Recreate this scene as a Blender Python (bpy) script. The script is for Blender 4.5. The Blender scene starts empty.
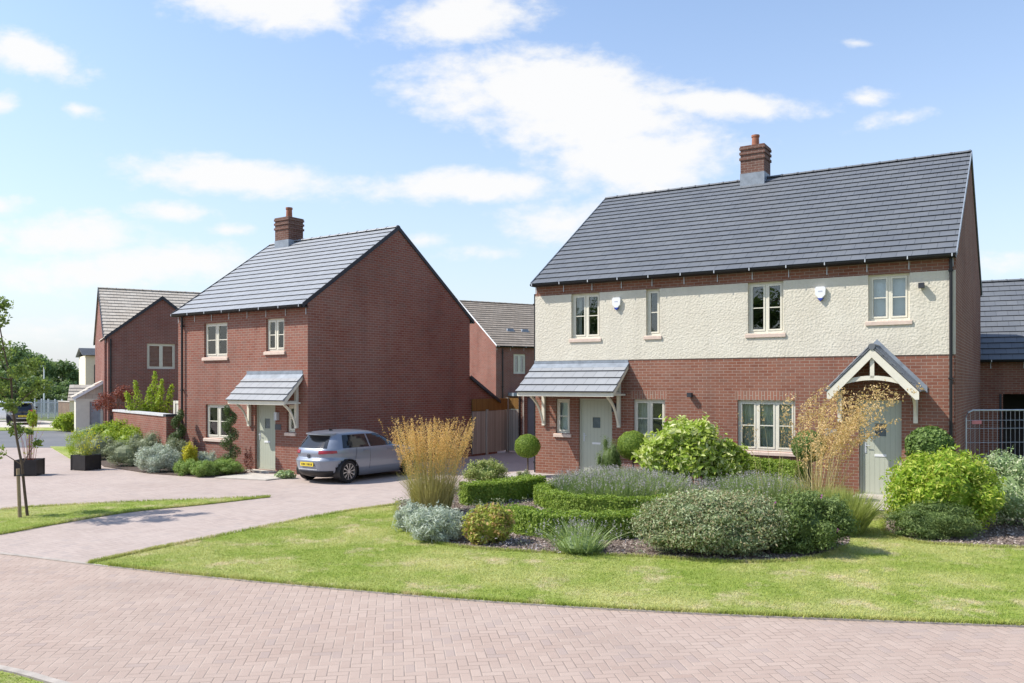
import bpy, math, random
import numpy as np
from mathutils import Vector
rng = np.random.default_rng(7)
random.seed(7)
R = math.radians
S = bpy.context.scene
COL = S.collection
F, HOR, CXP, HC = 842.18, 384.0, 512.0, 2.65      # focal length in pixels, horizon row, centre column, eye height

# ------------------------------------------------------------------ node helper
class T:
    def __init__(s, name):
        s.m = bpy.data.materials.new(name); s.m.use_nodes = True
        s.t = s.m.node_tree; s.t.nodes.clear()
        s.o = s.n('OutputMaterial')
    def n(s, ty, props=None, ins=None):
        d = s.t.nodes.new('ShaderNode' + ty)
        for k, v in (props or {}).items(): setattr(d, k, v)
        for k, v in (ins or {}).items(): s.set(d, k, v)
        return d
    def set(s, d, k, v):
        if isinstance(v, bpy.types.NodeSocket): s.t.links.new(v, d.inputs[k])
        else:
            if isinstance(v, (tuple, list)) and len(v) == 3 and d.inputs[k].type == 'RGBA': v = (*v, 1)
            d.inputs[k].default_value = v
    def math(s, op, a, b=0.0, c=0.0, clamp=False):
        d = s.n('Math', {'operation': op, 'use_clamp': clamp}, {0: a, 1: b, 2: c}); return d.outputs[0]
    def mix(s, f, a, b, mode='MIX'):
        return s.n('MixRGB', {'blend_type': mode}, {0: f, 1: a, 2: b}).outputs[0]
    def uv(s): return s.n('UVMap').outputs[0]
    def obj(s): return s.n('TexCoord').outputs['Object']
    def noise(s, vec, scale, detail=3, rough=.55):
        return s.n('TexNoise', None, {'Vector': vec, 'Scale': scale, 'Detail': detail, 'Roughness': rough}).outputs['Fac']
    def ramp(s, f, lo, hi):
        return s.n('MapRange', {'clamp': True}, {0: f, 1: lo, 2: hi, 3: 0.0, 4: 1.0}).outputs[0]
    def bsdf(s, color, rough=.8, bump=None, bs=.4, bd=.01, spec=.3, **kw):
        b = s.n('BsdfPrincipled', None, {'Base Color': color, 'Roughness': rough, 'Specular IOR Level': spec})
        for k, v in kw.items(): s.set(b, k.replace('_', ' '), v)
        if bump is not None:
            bn = s.n('Bump', None, {'Strength': bs, 'Distance': bd, 'Height': bump})
            s.t.links.new(bn.outputs[0], b.inputs['Normal'])
        s.t.links.new(b.outputs[0], s.o.inputs[0]); return b
    def surf(s, sock): s.t.links.new(sock, s.o.inputs[0])

def plain(name, col, rough=.6, var=.12, scale=6.0, metal=0.0, spec=.3, bump=0.0):
    t = T(name); o = t.obj(); nz = t.noise(o, scale, 4)
    c = t.mix(t.ramp(nz, .3, .7), tuple(x*(1-var) for x in col), tuple(min(1, x*(1+var)) for x in col))
    t.bsdf(c, rough, t.noise(o, scale*12, 2) if bump else None, bump, .004, spec, Metallic=metal)
    return t.m

def brick(name, c1, c2, mort, soldier=False, w=.225, h=.075):
    t = T(name); v = t.uv()
    if soldier:
        v = t.n('Mapping', None, {0: v, 2: (0, 0, math.pi/2)}).outputs[0]
    # slight wobble so the courses are not ruled
    b = t.n('TexBrick', {'offset': .5}, {'Vector': v, 'Color1': c1, 'Color2': c2, 'Mortar': mort, 'Scale': 1.0,
            'Mortar Size': .0055, 'Mortar Smooth': .2, 'Bias': 0.0, 'Brick Width': w, 'Row Height': h})
    b2 = t.n('TexBrick', {'offset': .5}, {'Vector': v, 'Color1': (0, 0, 0), 'Color2': (1, 1, 1), 'Mortar': (.5, .5, .5), 'Scale': 1.0,
            'Mortar Size': 0.0, 'Bias': -.4, 'Brick Width': w, 'Row Height': h})
    dark = t.mix(t.math('MULTIPLY', b2.outputs[0], .7), b.outputs[0], (.07, .045, .045))
    c = t.mix(b.outputs['Fac'], dark, b.outputs[0])
    o = t.obj()
    c = t.mix(t.ramp(t.noise(o, .38, 4, .6), .38, .66), c, t.mix(1.0, c, (.80, .76, .76), 'MULTIPLY'))
    c = t.mix(t.ramp(t.noise(o, .9, 5, .65), .3, .75), c, t.mix(.10, c, (.62, .52, .45)))
    st = t.noise(t.n('Mapping', None, {0: o, 3: (1.6, 1.6, .22)}).outputs[0], 1.0, 4, .6)
    c = t.mix(t.ramp(st, .52, .78), c, t.mix(.28, c, (.07, .05, .045)))
    c = t.mix(t.math('MULTIPLY', t.noise(o, 40, 3), .3), c, t.mix(.5, c, (.12, .07, .06)))
    hgt = t.math('SUBTRACT', t.math('MULTIPLY', t.noise(o, 90, 3), .4), b.outputs['Fac'])
    t.bsdf(c, .9, hgt, .7, .008, .15)
    return t.m

def tiles(name, c1, c2, joint, w=.33, h=.3):
    t = T(name); v = t.uv()
    b = t.n('TexBrick', {'offset': .5}, {'Vector': v, 'Color1': c1, 'Color2': c2, 'Mortar': joint, 'Scale': 1.0,
            'Mortar Size': .004, 'Mortar Smooth': .1, 'Bias': 0.0, 'Brick Width': w, 'Row Height': h})
    o = t.obj()
    c = t.mix(t.ramp(t.noise(o, 1.1, 5, .7), .35, .75), b.outputs[0], t.mix(.10, b.outputs[0], (.42, .42, .38)))
    c = t.mix(t.math('MULTIPLY', t.noise(o, 28, 3), .35), c, t.mix(.5, c, (.03, .03, .035)))
    t.bsdf(c, .55, t.math('SUBTRACT', t.math('MULTIPLY', t.noise(o, 60, 3), .3), b.outputs['Fac']), .5, .006, .4)
    return t.m

def herring(name, cols, joint, size=.1, rot=0.0):
    t = T(name)
    v = t.n('Mapping', None, {0: t.obj(), 2: (0, 0, rot), 3: (1/size, 1/size, 1)}).outputs[0]
    s = t.n('SeparateXYZ', None, {0: v}); x, y = s.outputs[0], s.outputs[1]
    i, j = t.math('FLOOR', x), t.math('FLOOR', y)
    fx, fy = t.math('SUBTRACT', x, i), t.math('SUBTRACT', y, j)
    k = t.math('FLOORED_MODULO', t.math('SUBTRACT', i, j), 4.0)
    eq = [t.math('COMPARE', k, float(q), .1) for q in range(4)]
    left = t.math('ADD', fx, eq[1]); right = t.math('ADD', t.math('SUBTRACT', 1.0, fx), eq[0])
    bot = t.math('ADD', fy, eq[2]); top = t.math('ADD', t.math('SUBTRACT', 1.0, fy), eq[3])
    d = t.math('MINIMUM', t.math('MINIMUM', left, right), t.math('MINIMUM', bot, top))
    ii = t.math('SUBTRACT', i, eq[1]); jj = t.math('ADD', j, eq[3])
    wn = t.n('TexWhiteNoise', {'noise_dimensions': '3D'}, {'Vector': t.n('CombineXYZ', None, {0: ii, 1: jj, 2: eq[0]}).outputs[0]})
    wn2 = t.n('TexWhiteNoise', {'noise_dimensions': '2D'}, {'Vector': t.n('CombineXYZ', None, {0: ii, 1: jj}).outputs[0]})
    r = wn2.outputs[0]
    c = t.mix(r, cols[0], cols[1])
    c = t.mix(t.math('GREATER_THAN', t.n('SeparateColor', None, {0: wn2.outputs[1]}).outputs[1], .93), c, cols[2])
    o = t.obj()
    c = t.mix(t.ramp(t.noise(o, .5, 5, .6), .35, .7), c, t.mix(.35, c, cols[3]))
    c = t.mix(t.math('MULTIPLY', t.noise(o, 55, 4, .7), .5), c, t.mix(.35, c, (.16, .13, .12)))
    c = t.mix(t.ramp(t.noise(o, .33, 6, .7), .48, .75), c, t.mix(.30, c, (.20, .155, .13)))
    c = t.mix(t.ramp(t.noise(o, 3.1, 6, .75), .62, .8), c, t.mix(.4, c, (.20, .17, .145)))
    jm = t.ramp(d, .03, .075)
    # some joints are filled with pale sand, others dark
    jc = t.mix(t.ramp(t.noise(o, 2.2, 3), .4, .62), joint, t.mix(.5, joint, cols[3]))
    c = t.mix(jm, jc, c)
    t.bsdf(c, .88, t.math('ADD', t.ramp(d, .0, .1), t.math('MULTIPLY', t.noise(o, 70, 3), .25)), .6, .006, .2)
    return t.m

def leafmat(name, c1, c2, trans=.3, c3=None, rough=.55):
    t = T(name); s = t.n('SeparateXYZ', None, {0: t.uv()})
    c = t.mix(s.outputs[0], c1, c2)
    if c3: c = t.mix(t.math('GREATER_THAN', t.math('FRACT', t.math('MULTIPLY', s.outputs[0], 17.3)), .72), c, c3)
    c = t.mix(t.math('MULTIPLY', t.noise(t.obj(), 1.7, 3), .35), c, t.mix(.55, c, (.10, .11, .03)))
    b = t.n('BsdfPrincipled', None, {'Base Color': c, 'Roughness': rough, 'Specular IOR Level': .35})
    tr = t.n('BsdfTranslucent', None, {0: t.mix(.4, c, t.mix(1, c, (1.2, 1.35, .5), 'MULTIPLY'))})
    mx = t.n('MixShader', None, {0: trans, 1: b.outputs[0], 2: tr.outputs[0]})
    t.surf(mx.outputs[0]); return t.m

M = {}
M['brick_r'] = brick('brick_red', (.215, .075, .046), (.36, .15, .092), (.41, .335, .275))
M['brick_l'] = brick('brick_rose', (.245, .082, .055), (.350, .148, .102), (.39, .32, .27))
M['brick_f'] = brick('brick_far', (.24, .082, .06), (.33, .135, .10), (.40, .32, .28))
M['brick_c'] = brick('brick_stack', (.11, .046, .033), (.205, .088, .06), (.30, .25, .215))
M['soldier'] = brick('brick_soldier', (.30, .12, .08), (.40, .19, .12), (.47, .42, .36), True)
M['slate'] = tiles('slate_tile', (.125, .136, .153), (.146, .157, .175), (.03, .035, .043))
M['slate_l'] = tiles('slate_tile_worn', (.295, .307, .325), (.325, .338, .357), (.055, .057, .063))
M['tan_tile'] = tiles('tan_tile', (.52, .45, .36), (.62, .55, .45), (.10, .085, .07))
def render_mat():
    t = T('render'); o = t.obj()
    n1 = t.noise(o, 19, 5, .65); n2 = t.noise(o, 60, 3)
    vo = t.n('TexVoronoi', {'feature': 'SMOOTH_F1'}, {'Vector': o, 'Scale': 21.0, 'Randomness': 1.0}).outputs[0]
    h = t.math('ADD', t.math('MULTIPLY', vo, 1.1), t.math('ADD', n1, t.math('MULTIPLY', n2, .4)))
    c = t.mix(t.ramp(t.noise(o, 1.0, 5, .65), .3, .75), (.60, .552, .455), (.67, .627, .53))
    st = t.noise(t.n('Mapping', None, {0: o, 3: (2.6, 2.6, .3)}).outputs[0], 1.0, 4, .6)
    c = t.mix(t.ramp(st, .5, .8), c, t.mix(.3, c, (.38, .35, .29)))
    t.bsdf(c, .92, h, .5, .02, .1); return t.m
M['brown_tile'] = tiles('brown_tile', (.29, .235, .175), (.38, .31, .235), (.06, .05, .04))
M['render'] = render_mat()
M['cream'] = plain('cream_paint', (.70, .66, .55), .45, .05)
M['stone'] = plain('sill_stone', (.62, .49, .41), .85, .08, 8, bump=.3)
M['sage'] = plain('sage_paint', (.46, .475, .385), .42, .04)
M['black'] = plain('black_plastic', (.018, .018, .02), .4, .1)
M['dark_trim'] = plain('dark_verge', (.035, .037, .045), .5, .15)
M['lead'] = plain('lead', (.24, .27, .31), .5, .2, 5)
M['white'] = plain('white_plastic', (.78, .78, .78), .4, .03)
M['blue'] = plain('blue_plastic', (.03, .06, .32), .4, .05)
M['terracotta'] = plain('terracotta', (.31, .125, .075), .8, .2)
M['curtain'] = plain('curtain_cloth', (.62, .64, .62), .9, .06)
M['blind'] = plain('blind_cloth', (.74, .82, .88), .8, .05)
M['galv'] = plain('galvanised', (.55, .57, .60), .45, .12, metal=.3)
M['red'] = plain('red_sign', (.55, .06, .07), .5, .05)
M['grey_door'] = plain('grey_door', (.17, .18, .20), .5, .06)
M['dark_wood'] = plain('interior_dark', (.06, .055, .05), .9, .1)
M['concrete'] = plain('concrete', (.50, .46, .40), .9, .12, 5, bump=.4)
M['bark'] = plain('bark', (.12, .085, .06), .95, .25, 14, bump=.8)
M['stake'] = plain('stake_wood', (.30, .22, .14), .9, .15, 9, bump=.4)
M['planter'] = plain('planter_board', (.028, .025, .025), .5, .2, 5)
M['soil'] = plain('soil', (.10, .075, .06), .97, .35, 18, bump=.9)
M['mulch'] = plain('bark_mulch', (.20, .15, .125), .97, .5, 26, bump=1.0)
def wood(name, col, pitch):
    t = T(name); v = t.uv(); s = t.n('SeparateXYZ', None, {0: v})
    k = t.math('DIVIDE', s.outputs[0], pitch); fr = t.math('FRACT', k)
    wn = t.n('TexWhiteNoise', {'noise_dimensions': '1D'}, {'W': t.math('FLOOR', k)}).outputs[0]
    gr = t.noise(t.n('Mapping', None, {0: v, 3: (40, 2, 1)}).outputs[0], 1.0, 4)
    c = t.mix(wn, tuple(x*.8 for x in col), tuple(x*1.15 for x in col))
    c = t.mix(t.math('MULTIPLY', gr, .6), c, tuple(x*.5 for x in col))
    gap = t.ramp(t.math('MINIMUM', fr, t.math('SUBTRACT', 1.0, fr)), .01, .06)
    c = t.mix(gap, tuple(x*.2 for x in col), c)
    t.bsdf(c, .85, t.math('ADD', gap, t.math('MULTIPLY', gr, .2)), .6, .01, .15); return t.m
M['fence'] = wood('weathered_boards', (.45, .41, .35), .12)
M['trellis'] = wood('orange_boards', (.29, .16, .05), .05)
def glass():
    t = T('glass'); fr = t.n('Fresnel', None, {0: 1.52}).outputs[0]
    fr = t.math('MULTIPLY_ADD', fr, 1.25, .015, True)
    w = t.noise(t.obj(), 1.5, 1)
    bn = t.n('Bump', None, {'Strength': .06, 'Distance': .05, 'Height': w})
    gl = t.n('BsdfGlossy', None, {0: (1, 1, 1), 1: .01, 'Normal': bn.outputs[0]})
    tr = t.n('BsdfTransparent', None, {0: (.93, .95, .94)})
    t.surf(t.n('MixShader', None, {0: fr, 1: tr.outputs[0], 2: gl.outputs[0]}).outputs[0]); return t.m
M['glass'] = glass()
def door_mat():
    t = T('sage_boards'); s = t.n('SeparateXYZ', None, {0: t.uv()})
    fr = t.math('FRACT', t.math('DIVIDE', s.outputs[0], .11))
    g = t.ramp(t.math('MINIMUM', fr, t.math('SUBTRACT', 1.0, fr)), .0, .07)
    c = t.mix(g, (.34, .355, .285), t.mix(t.noise(t.obj(), 4, 3), (.44, .46, .37), (.47, .485, .395)))
    t.bsdf(c, .42, g, .5, .006, .35); return t.m
M['door'] = door_mat()
M['pav_a'] = herring('herringbone_pavers', ((.40, .298, .245), (.455, .348, .288), (.385, .298, .257), (.52, .43, .365)), (.285, .222, .185), .1, R(-8))
M['pav_b'] = herring('driveway_pavers', ((.435, .35, .305), (.485, .395, .345), (.41, .34, .305), (.53, .45, .40)), (.29, .24, .22), .1, R(33))
M['pav_c'] = herring('path_pavers', ((.44, .40, .36), (.54, .49, .45), (.40, .36, .33), (.58, .52, .48)), (.22, .18, .16), .2, R(12))
def asphalt():
    t = T('asphalt'); o = t.obj()
    c = t.mix(t.noise(o, 120, 2), (.10, .105, .115), (.17, .175, .185))
    c = t.mix(t.ramp(t.noise(o, .4, 4), .35, .7), c, t.mix(.3, c, (.25, .25, .25)))
    t.bsdf(c, .8, t.noise(o, 150, 2), .4, .004, .3); return t.m
M['asphalt'] = asphalt()
def lawn_mat(name, blade):
    t = T(name)
    o = t.obj()
    big = t.noise(o, .55, 4, .6); med = t.noise(o, 2.6, 4, .65); fine = t.noise(o, 45, 3)
    g = t.mix(t.ramp(med, .32, .68), (.235, .335, .052), (.37, .44, .11))
    g = t.mix(t.ramp(big, .44, .68), g, (.50, .51, .20))
    dry = t.math('MULTIPLY', t.ramp(t.noise(o, 1.25, 5, .7), .53, .70), .9)
    g = t.mix(dry, g, (.62, .54, .34))
    if blade:
        s = t.n('SeparateXYZ', None, {0: t.uv()})
        g = t.mix(t.math('MULTIPLY', s.outputs[0], .6), g, t.mix(1.0, g, (1.5, 1.25, 1.1), 'MULTIPLY'))
        b = t.n('BsdfPrincipled', None, {'Base Color': g, 'Roughness': .6, 'Specular IOR Level': .3})
        tr = t.n('BsdfTranslucent', None, {0: g})
        t.surf(t.n('MixShader', None, {0: .35, 1: b.outputs[0], 2: tr.outputs[0]}).outputs[0])
    else:
        g = t.mix(t.math('MULTIPLY', fine, .7), g, t.mix(1.0, g, (.45, .42, .4), 'MULTIPLY'))
        t.bsdf(g, .95, t.noise(o, 60, 4, .7), .8, .02, .1)
    return t.m
M['lawn'] = lawn_mat('lawn_base', False); M['blade'] = lawn_mat('grass_blades', True)
M['field'] = plain('far_ground', (.12, .15, .05), .95, .3, .3)
LM = {
 'cistus': leafmat('leaf_greygreen', (.15, .21, .075), (.56, .62, .38), .32, (.40, .34, .20)),
 'cistus2': leafmat('leaf_deepgreen', (.10, .16, .04), (.28, .36, .12), .3),
 'laurel': leafmat('leaf_laurel', (.29, .42, .045), (.56, .64, .15), .42, (.72, .74, .36), .4),
 'choisya': leafmat('leaf_choisya', (.23, .39, .03), (.50, .60, .08), .42, (.60, .62, .13), .45),
 'varieg': leafmat('leaf_variegated', (.25, .36, .16), (.40, .50, .25), .3, (.70, .72, .50)),
 'box': leafmat('leaf_box', (.15, .25, .03), (.36, .46, .075), .35),
 'boxd': leafmat('leaf_box_dark', (.09, .17, .035), (.22, .32, .08), .3),
 'hebe': leafmat('leaf_hebe', (.19, .32, .06), (.40, .50, .15), .3),
 'silver': leafmat('leaf_silver', (.40, .46, .37), (.66, .70, .60), .2),
 'greyshrub': leafmat('leaf_sage', (.22, .26, .14), (.42, .45, .31), .25),
 'amber': leafmat('leaf_amber', (.30, .36, .06), (.56, .54, .13), .35, (.55, .36, .16)),
 'euon': leafmat('leaf_euonymus', (.22, .30, .06), (.42, .46, .15), .3, (.60, .60, .28)),
 'lav': leafmat('leaf_lavender', (.20, .29, .10), (.38, .46, .20), .3),
 'lavflower': leafmat('flower_lavender', (.32, .29, .31), (.47, .43, .46), .2),
 'purple': leafmat('flower_purple', (.25, .04, .22), (.40, .09, .34), .3),
 'pinkish': leafmat('flower_pale', (.48, .40, .40), (.62, .55, .55), .3),
 'gold': leafmat('grass_gold', (.64, .375, .125), (.86, .58, .25), .4),
 'olive': leafmat('grass_olive', (.36, .33, .11), (.54, .47, .21), .3),
 'tan': leafmat('grass_tan', (.64, .43, .19), (.86, .64, .35), .4),
 'straw': leafmat('grass_straw', (.50, .42, .20), (.66, .56, .30), .3),
 'green': leafmat('grass_green', (.24, .30, .06), (.44, .47, .15), .3),
 'yellow': leafmat('leaf_yellow', (.50, .47, .03), (.74, .66, .06), .3),
 'lime': leafmat('leaf_lime', (.25, .38, .03), (.48, .55, .07), .4),
 'red': leafmat('leaf_red', (.17, .04, .035), (.32, .09, .07), .3),
 'tree': leafmat('leaf_tree', (.13, .20, .04), (.29, .36, .10), .4),
 'far': leafmat('leaf_far', (.11, .18, .07), (.24, .33, .13), .35),  # far leaf colours are lightened to carry aerial haze
 'far2': leafmat('leaf_far_light', (.14, .21, .08), (.29, .38, .16), .35),
 'topiary': leafmat('leaf_yew', (.05, .09, .03), (.12, .18, .05), .2),
}

# ------------------------------------------------------------------ objects and tags
def tag(o, label=None, cat=None, group=None, kind=None):
    if label: o['label'] = label
    if cat: o['category'] = cat
    if group: o['group'] = group
    if kind: o['kind'] = kind
    return o
def empty(name, loc, rz=0.0):
    o = bpy.data.objects.new(name, None); o.location = loc; o.rotation_euler = (0, 0, rz); o.empty_display_size = .3
    COL.objects.link(o); return o
def copy_tree(o, parent=None):
    c = o.copy(); COL.objects.link(c); c.parent = parent
    for ch in list(o.children): copy_tree(ch, c)
    return c

class MB:
    """collects polygons; build() links ONE mesh object, with metre-scaled box-projected UVs"""
    def __init__(s): s.v = []; s.f = []; s.uv = []; s.sm = []; s.mi = []; s.cur = 0
    def poly(s, pts, uv=None, smooth=False):
        b = len(s.v); s.v += [tuple(map(float, p)) for p in pts]
        s.f.append(tuple(range(b, b+len(pts)))); s.uv.append(uv); s.sm.append(smooth); s.mi.append(s.cur)
    def box(s, x0, x1, y0, y1, z0, z1):
        p = [(x, y, z) for z in (z0, z1) for y in (y0, y1) for x in (x0, x1)]
        for q in ((0, 2, 3, 1), (4, 5, 7, 6), (0, 1, 5, 4), (2, 6, 7, 3), (0, 4, 6, 2), (1, 3, 7, 5)): s.poly([p[i] for i in q])
        return s
    def hexa(s, p):   # 8 points, same order as box
        for q in ((0, 2, 3, 1), (4, 5, 7, 6), (0, 1, 5, 4), (2, 6, 7, 3), (0, 4, 6, 2), (1, 3, 7, 5)): s.poly([p[i] for i in q])
        return s
    def prism(s, pts, d):
        d = Vector(d); a = [Vector(p) for p in pts]; b = [p+d for p in a]
        s.poly(a[::-1]); s.poly(b)
        for i in range(len(a)):
            j = (i+1) % len(a); s.poly([a[i], a[j], b[j], b[i]])
        return s
    def tube(s, pts, r, n=8, cap=True):
        pts = [Vector(p) for p in pts]; rs = r if isinstance(r, (list, tuple)) else [r]*len(pts)
        rings = []
        for i, p in enumerate(pts):
            d = (pts[min(i+1, len(pts)-1)] - pts[max(i-1, 0)]).normalized()
            up = Vector((0, 0, 1)) if abs(d.z) < .9 else Vector((1, 0, 0))
            x = d.cross(up).normalized(); y = d.cross(x).normalized()
            rings.append([p + (x*math.cos(2*math.pi*k/n) + y*math.sin(2*math.pi*k/n))*rs[i] for k in range(n)])
        for i in range(len(rings)-1):
            for k in range(n):
                l = (k+1) % n; s.poly([rings[i][k], rings[i+1][k], rings[i+1][l], rings[i][l]], None, True)
        if cap: s.poly(rings[0]); s.poly(rings[-1][::-1])
        return s
    def lathe(s, prof, c=(0, 0, 0), n=24, axis='z'):
        def P(r, h, a):
            x, y = r*math.cos(a), r*math.sin(a)
            q = (x, y, h) if axis == 'z' else ((x, h, y) if axis == 'y' else (h, x, y))
            return (q[0]+c[0], q[1]+c[1], q[2]+c[2])
        for i in range(len(prof)-1):
            for k in range(n):
                a, b = 2*math.pi*k/n, 2*math.pi*(k+1)/n
                s.poly([P(*prof[i], a), P(*prof[i], b), P(*prof[i+1], b), P(*prof[i+1], a)], None, True)
        return s
    def build(s, name, mat, parent=None, loc=(0, 0, 0), rz=0.0, weld=False, recalc=False):
        me = bpy.data.meshes.new(name); me.from_pydata(s.v, [], s.f)
        for m in (mat if isinstance(mat, (list, tuple)) else [mat]): me.materials.append(m)
        uvl = me.uv_layers.new(name='UVMap')
        uvs = np.zeros((len(me.loops), 2))
        for p, uv in zip(me.polygons, s.uv):
            if uv is None:
                n = p.normal
                if abs(n.z) > .97: tx, ty = Vector((1, 0, 0)), Vector((0, 1, 0))
                else:
                    tx = Vector((-n.y, n.x, 0)).normalized(); ty = n.cross(tx)
                uv = [(tx.dot(Vector(s.v[i])), ty.dot(Vector(s.v[i]))) for i in p.vertices]
            uvs[p.loop_start:p.loop_start+p.loop_total] = uv
        uvl.data.foreach_set('uv', uvs.ravel())
        me.polygons.foreach_set('use_smooth', s.sm); me.polygons.foreach_set('material_index', s.mi)
        if weld or recalc:
            import bmesh
            bm = bmesh.new(); bm.from_mesh(me)
            if weld: bmesh.ops.remove_doubles(bm, verts=bm.verts, dist=1e-4)
            if recalc: bmesh.ops.recalc_face_normals(bm, faces=bm.faces)
            bm.to_mesh(me); bm.free()
        me.update()
        o = bpy.data.objects.new(name, me); COL.objects.link(o); o.parent = parent
        o.location = loc; o.rotation_euler = (0, 0, rz); return o

def qmesh(name, V, Q, UV, mats, mi=None, parent=None, loc=(0, 0, 0), smooth=False):
    me = bpy.data.meshes.new(name); V = np.asarray(V, np.float32); Q = np.asarray(Q, np.int32)
    me.vertices.add(len(V)); me.vertices.foreach_set('co', V.ravel())
    me.loops.add(Q.size); me.loops.foreach_set('vertex_index', Q.ravel())
    me.polygons.add(len(Q)); me.polygons.foreach_set('loop_start', np.arange(len(Q), dtype=np.int32)*4)
    for m in (mats if isinstance(mats, (list, tuple)) else [mats]): me.materials.append(m)
    if mi is not None: me.polygons.foreach_set('material_index', np.asarray(mi, np.int32))
    me.polygons.foreach_set('use_smooth', np.full(len(Q), smooth))
    me.uv_layers.new(name='UVMap').data.foreach_set('uv', np.asarray(UV, np.float32)[Q.ravel()].ravel())
    me.update(calc_edges=True); me.validate()
    o = bpy.data.objects.new(name, me); COL.objects.link(o); o.parent = parent; o.location = loc; return o

def gp(px, py, z=0.0):
    Y = F*(HC-z)/(py-HOR); return ((px-CXP)/F*Y, Y)
def rnd(n): return rng.random(n)
def unit(v): return v/np.maximum(np.linalg.norm(v, axis=1, keepdims=True), 1e-9)

# ------------------------------------------------------------------ foliage generators
def leaves(P, N, ln, wd, fold=.15):
    """folded leaf faces; returns V, Q, UV"""
    n = len(P); N = unit(N); t = unit(np.cross(N, unit(rng.normal(size=(n, 3))))); b = np.cross(N, t)
    ln = np.broadcast_to(ln, (n,))[:, None]; wd = np.broadcast_to(wd, (n,))[:, None]
    f = fold*wd*N
    V = np.stack([P - t*ln*.5, P + b*wd*.5 + f - t*ln*.05, P + t*ln*.5 - f*.5, P - b*wd*.5 + f - t*ln*.05], 1).reshape(-1, 3)
    r = rnd(n); UV = np.stack([np.repeat(r, 4), np.tile([0, .5, 1, .5], n)], 1)
    return V, np.arange(4*n).reshape(-1, 4), UV
def blades(P, tip, wd, bend=.35):
    """blades from base P to P+tip, bending over; returns V, Q, UV"""
    n = len(P); tip = np.asarray(tip); h = tip.copy(); flat = tip.copy(); flat[:, 2] = 0
    mid = P + tip*.55 - flat*bend*.5 + np.array([0, 0, 1])*np.linalg.norm(flat, axis=1, keepdims=True)*bend*.3
    a = rnd(n)*2*math.pi; s = np.stack([np.cos(a), np.sin(a), np.zeros(n)], 1)*(np.broadcast_to(wd, (n,))[:, None]*.5)
    E_ = P + tip
    V = np.stack([P-s, P+s, mid+s*.85, mid-s*.85, E_+s*.12, E_-s*.12], 1).reshape(-1, 3)
    b = np.arange(n)[:, None]*6
    Q = np.concatenate([b+[0, 1, 2, 3], b+[3, 2, 4, 5]], 1).reshape(-1, 4)
    UV = np.stack([np.repeat(rnd(n), 6), np.tile([0, 0, .5, .5, 1, 1], n)], 1)
    return V, Q, UV
def ball(c, r, nu=10, nv=7):
    V, Q = [], []
    for j in range(nv+1):
        ph = math.pi*j/nv
        for i in range(nu):
            th = 2*math.pi*i/nu
            V.append((c[0]+r[0]*math.sin(ph)*math.cos(th), c[1]+r[1]*math.sin(ph)*math.sin(th), max(.0, c[2]+r[2]*math.cos(ph))))
    for j in range(nv):
        for i in range(nu):
            k = (i+1) % nu; Q.append((j*nu+i, (j+1)*nu+i, (j+1)*nu+k, j*nu+k))
    return np.array(V), np.array(Q), np.tile([.15, .2], (len(V), 1))
def join(parts):
    V, Q, U, mi, b = [], [], [], [], 0
    for k, (v, q, u, m) in enumerate(parts):
        V.append(v); Q.append(q+b); U.append(u); mi.append(np.full(len(q), m)); b += len(v)
    return np.concatenate(V), np.concatenate(Q), np.concatenate(U), np.concatenate(mi)
def lobes(rx, ry, rz, k, spread=.55, size=(.20, .36), base=.0):
    """a heart lobe and many smaller clumps standing round its dome"""
    out = []; k = int(k*1.9); rr = np.array([rx, ry, rz*.56])
    for i in range(k):
        th = 2*math.pi*(i*.618+.25*rnd(1)[0]); u = -.8+1.8*((i+.5)/k); u = min(1, u+.12*(rnd(1)[0]-.5)); c = math.sqrt(max(0, 1-u*u))
        s = size[0]+(size[1]-size[0])*rnd(1)[0]; d = np.array([c*math.cos(th), c*math.sin(th), u])
        cc = d*rr*(1-s)*(.90+.16*rnd(1)[0])+np.array([0, 0, rz*.45]); r3 = np.array([rx, ry, rz*.62])*s
        cc[2] = max(cc[2], r3[2]*.55); out.append((cc, r3))
    out.append((np.array([0, 0, base+rz*.43]), np.array([rx*.74, ry*.74, rz*.46])))
    return out
def lobe_points(lb, n, shell=.45, up=.35, jit=.5):
    w = np.array([l[1][0]*l[1][1] + l[1][0]*l[1][2]*2 for l in lb]); w[-1] *= .7 if len(lb) > 3 else 1; w = w/w.sum()
    idx = rng.choice(len(lb), n, p=w); C = np.array([l[0] for l in lb])[idx]; Rr = np.array([l[1] for l in lb])[idx]
    d = unit(rng.normal(size=(n, 3))); r = 1-shell*rnd(n)**1.6 + .10*rng.normal(size=n)
    P = C + d*Rr*r[:, None]
    N = d/Rr*Rr.mean(axis=1, keepdims=True) + np.array([0, 0, up]) + jit*rng.normal(size=(n, 3))
    keep = P[:, 2] > .015; return P[keep], N[keep]
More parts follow.
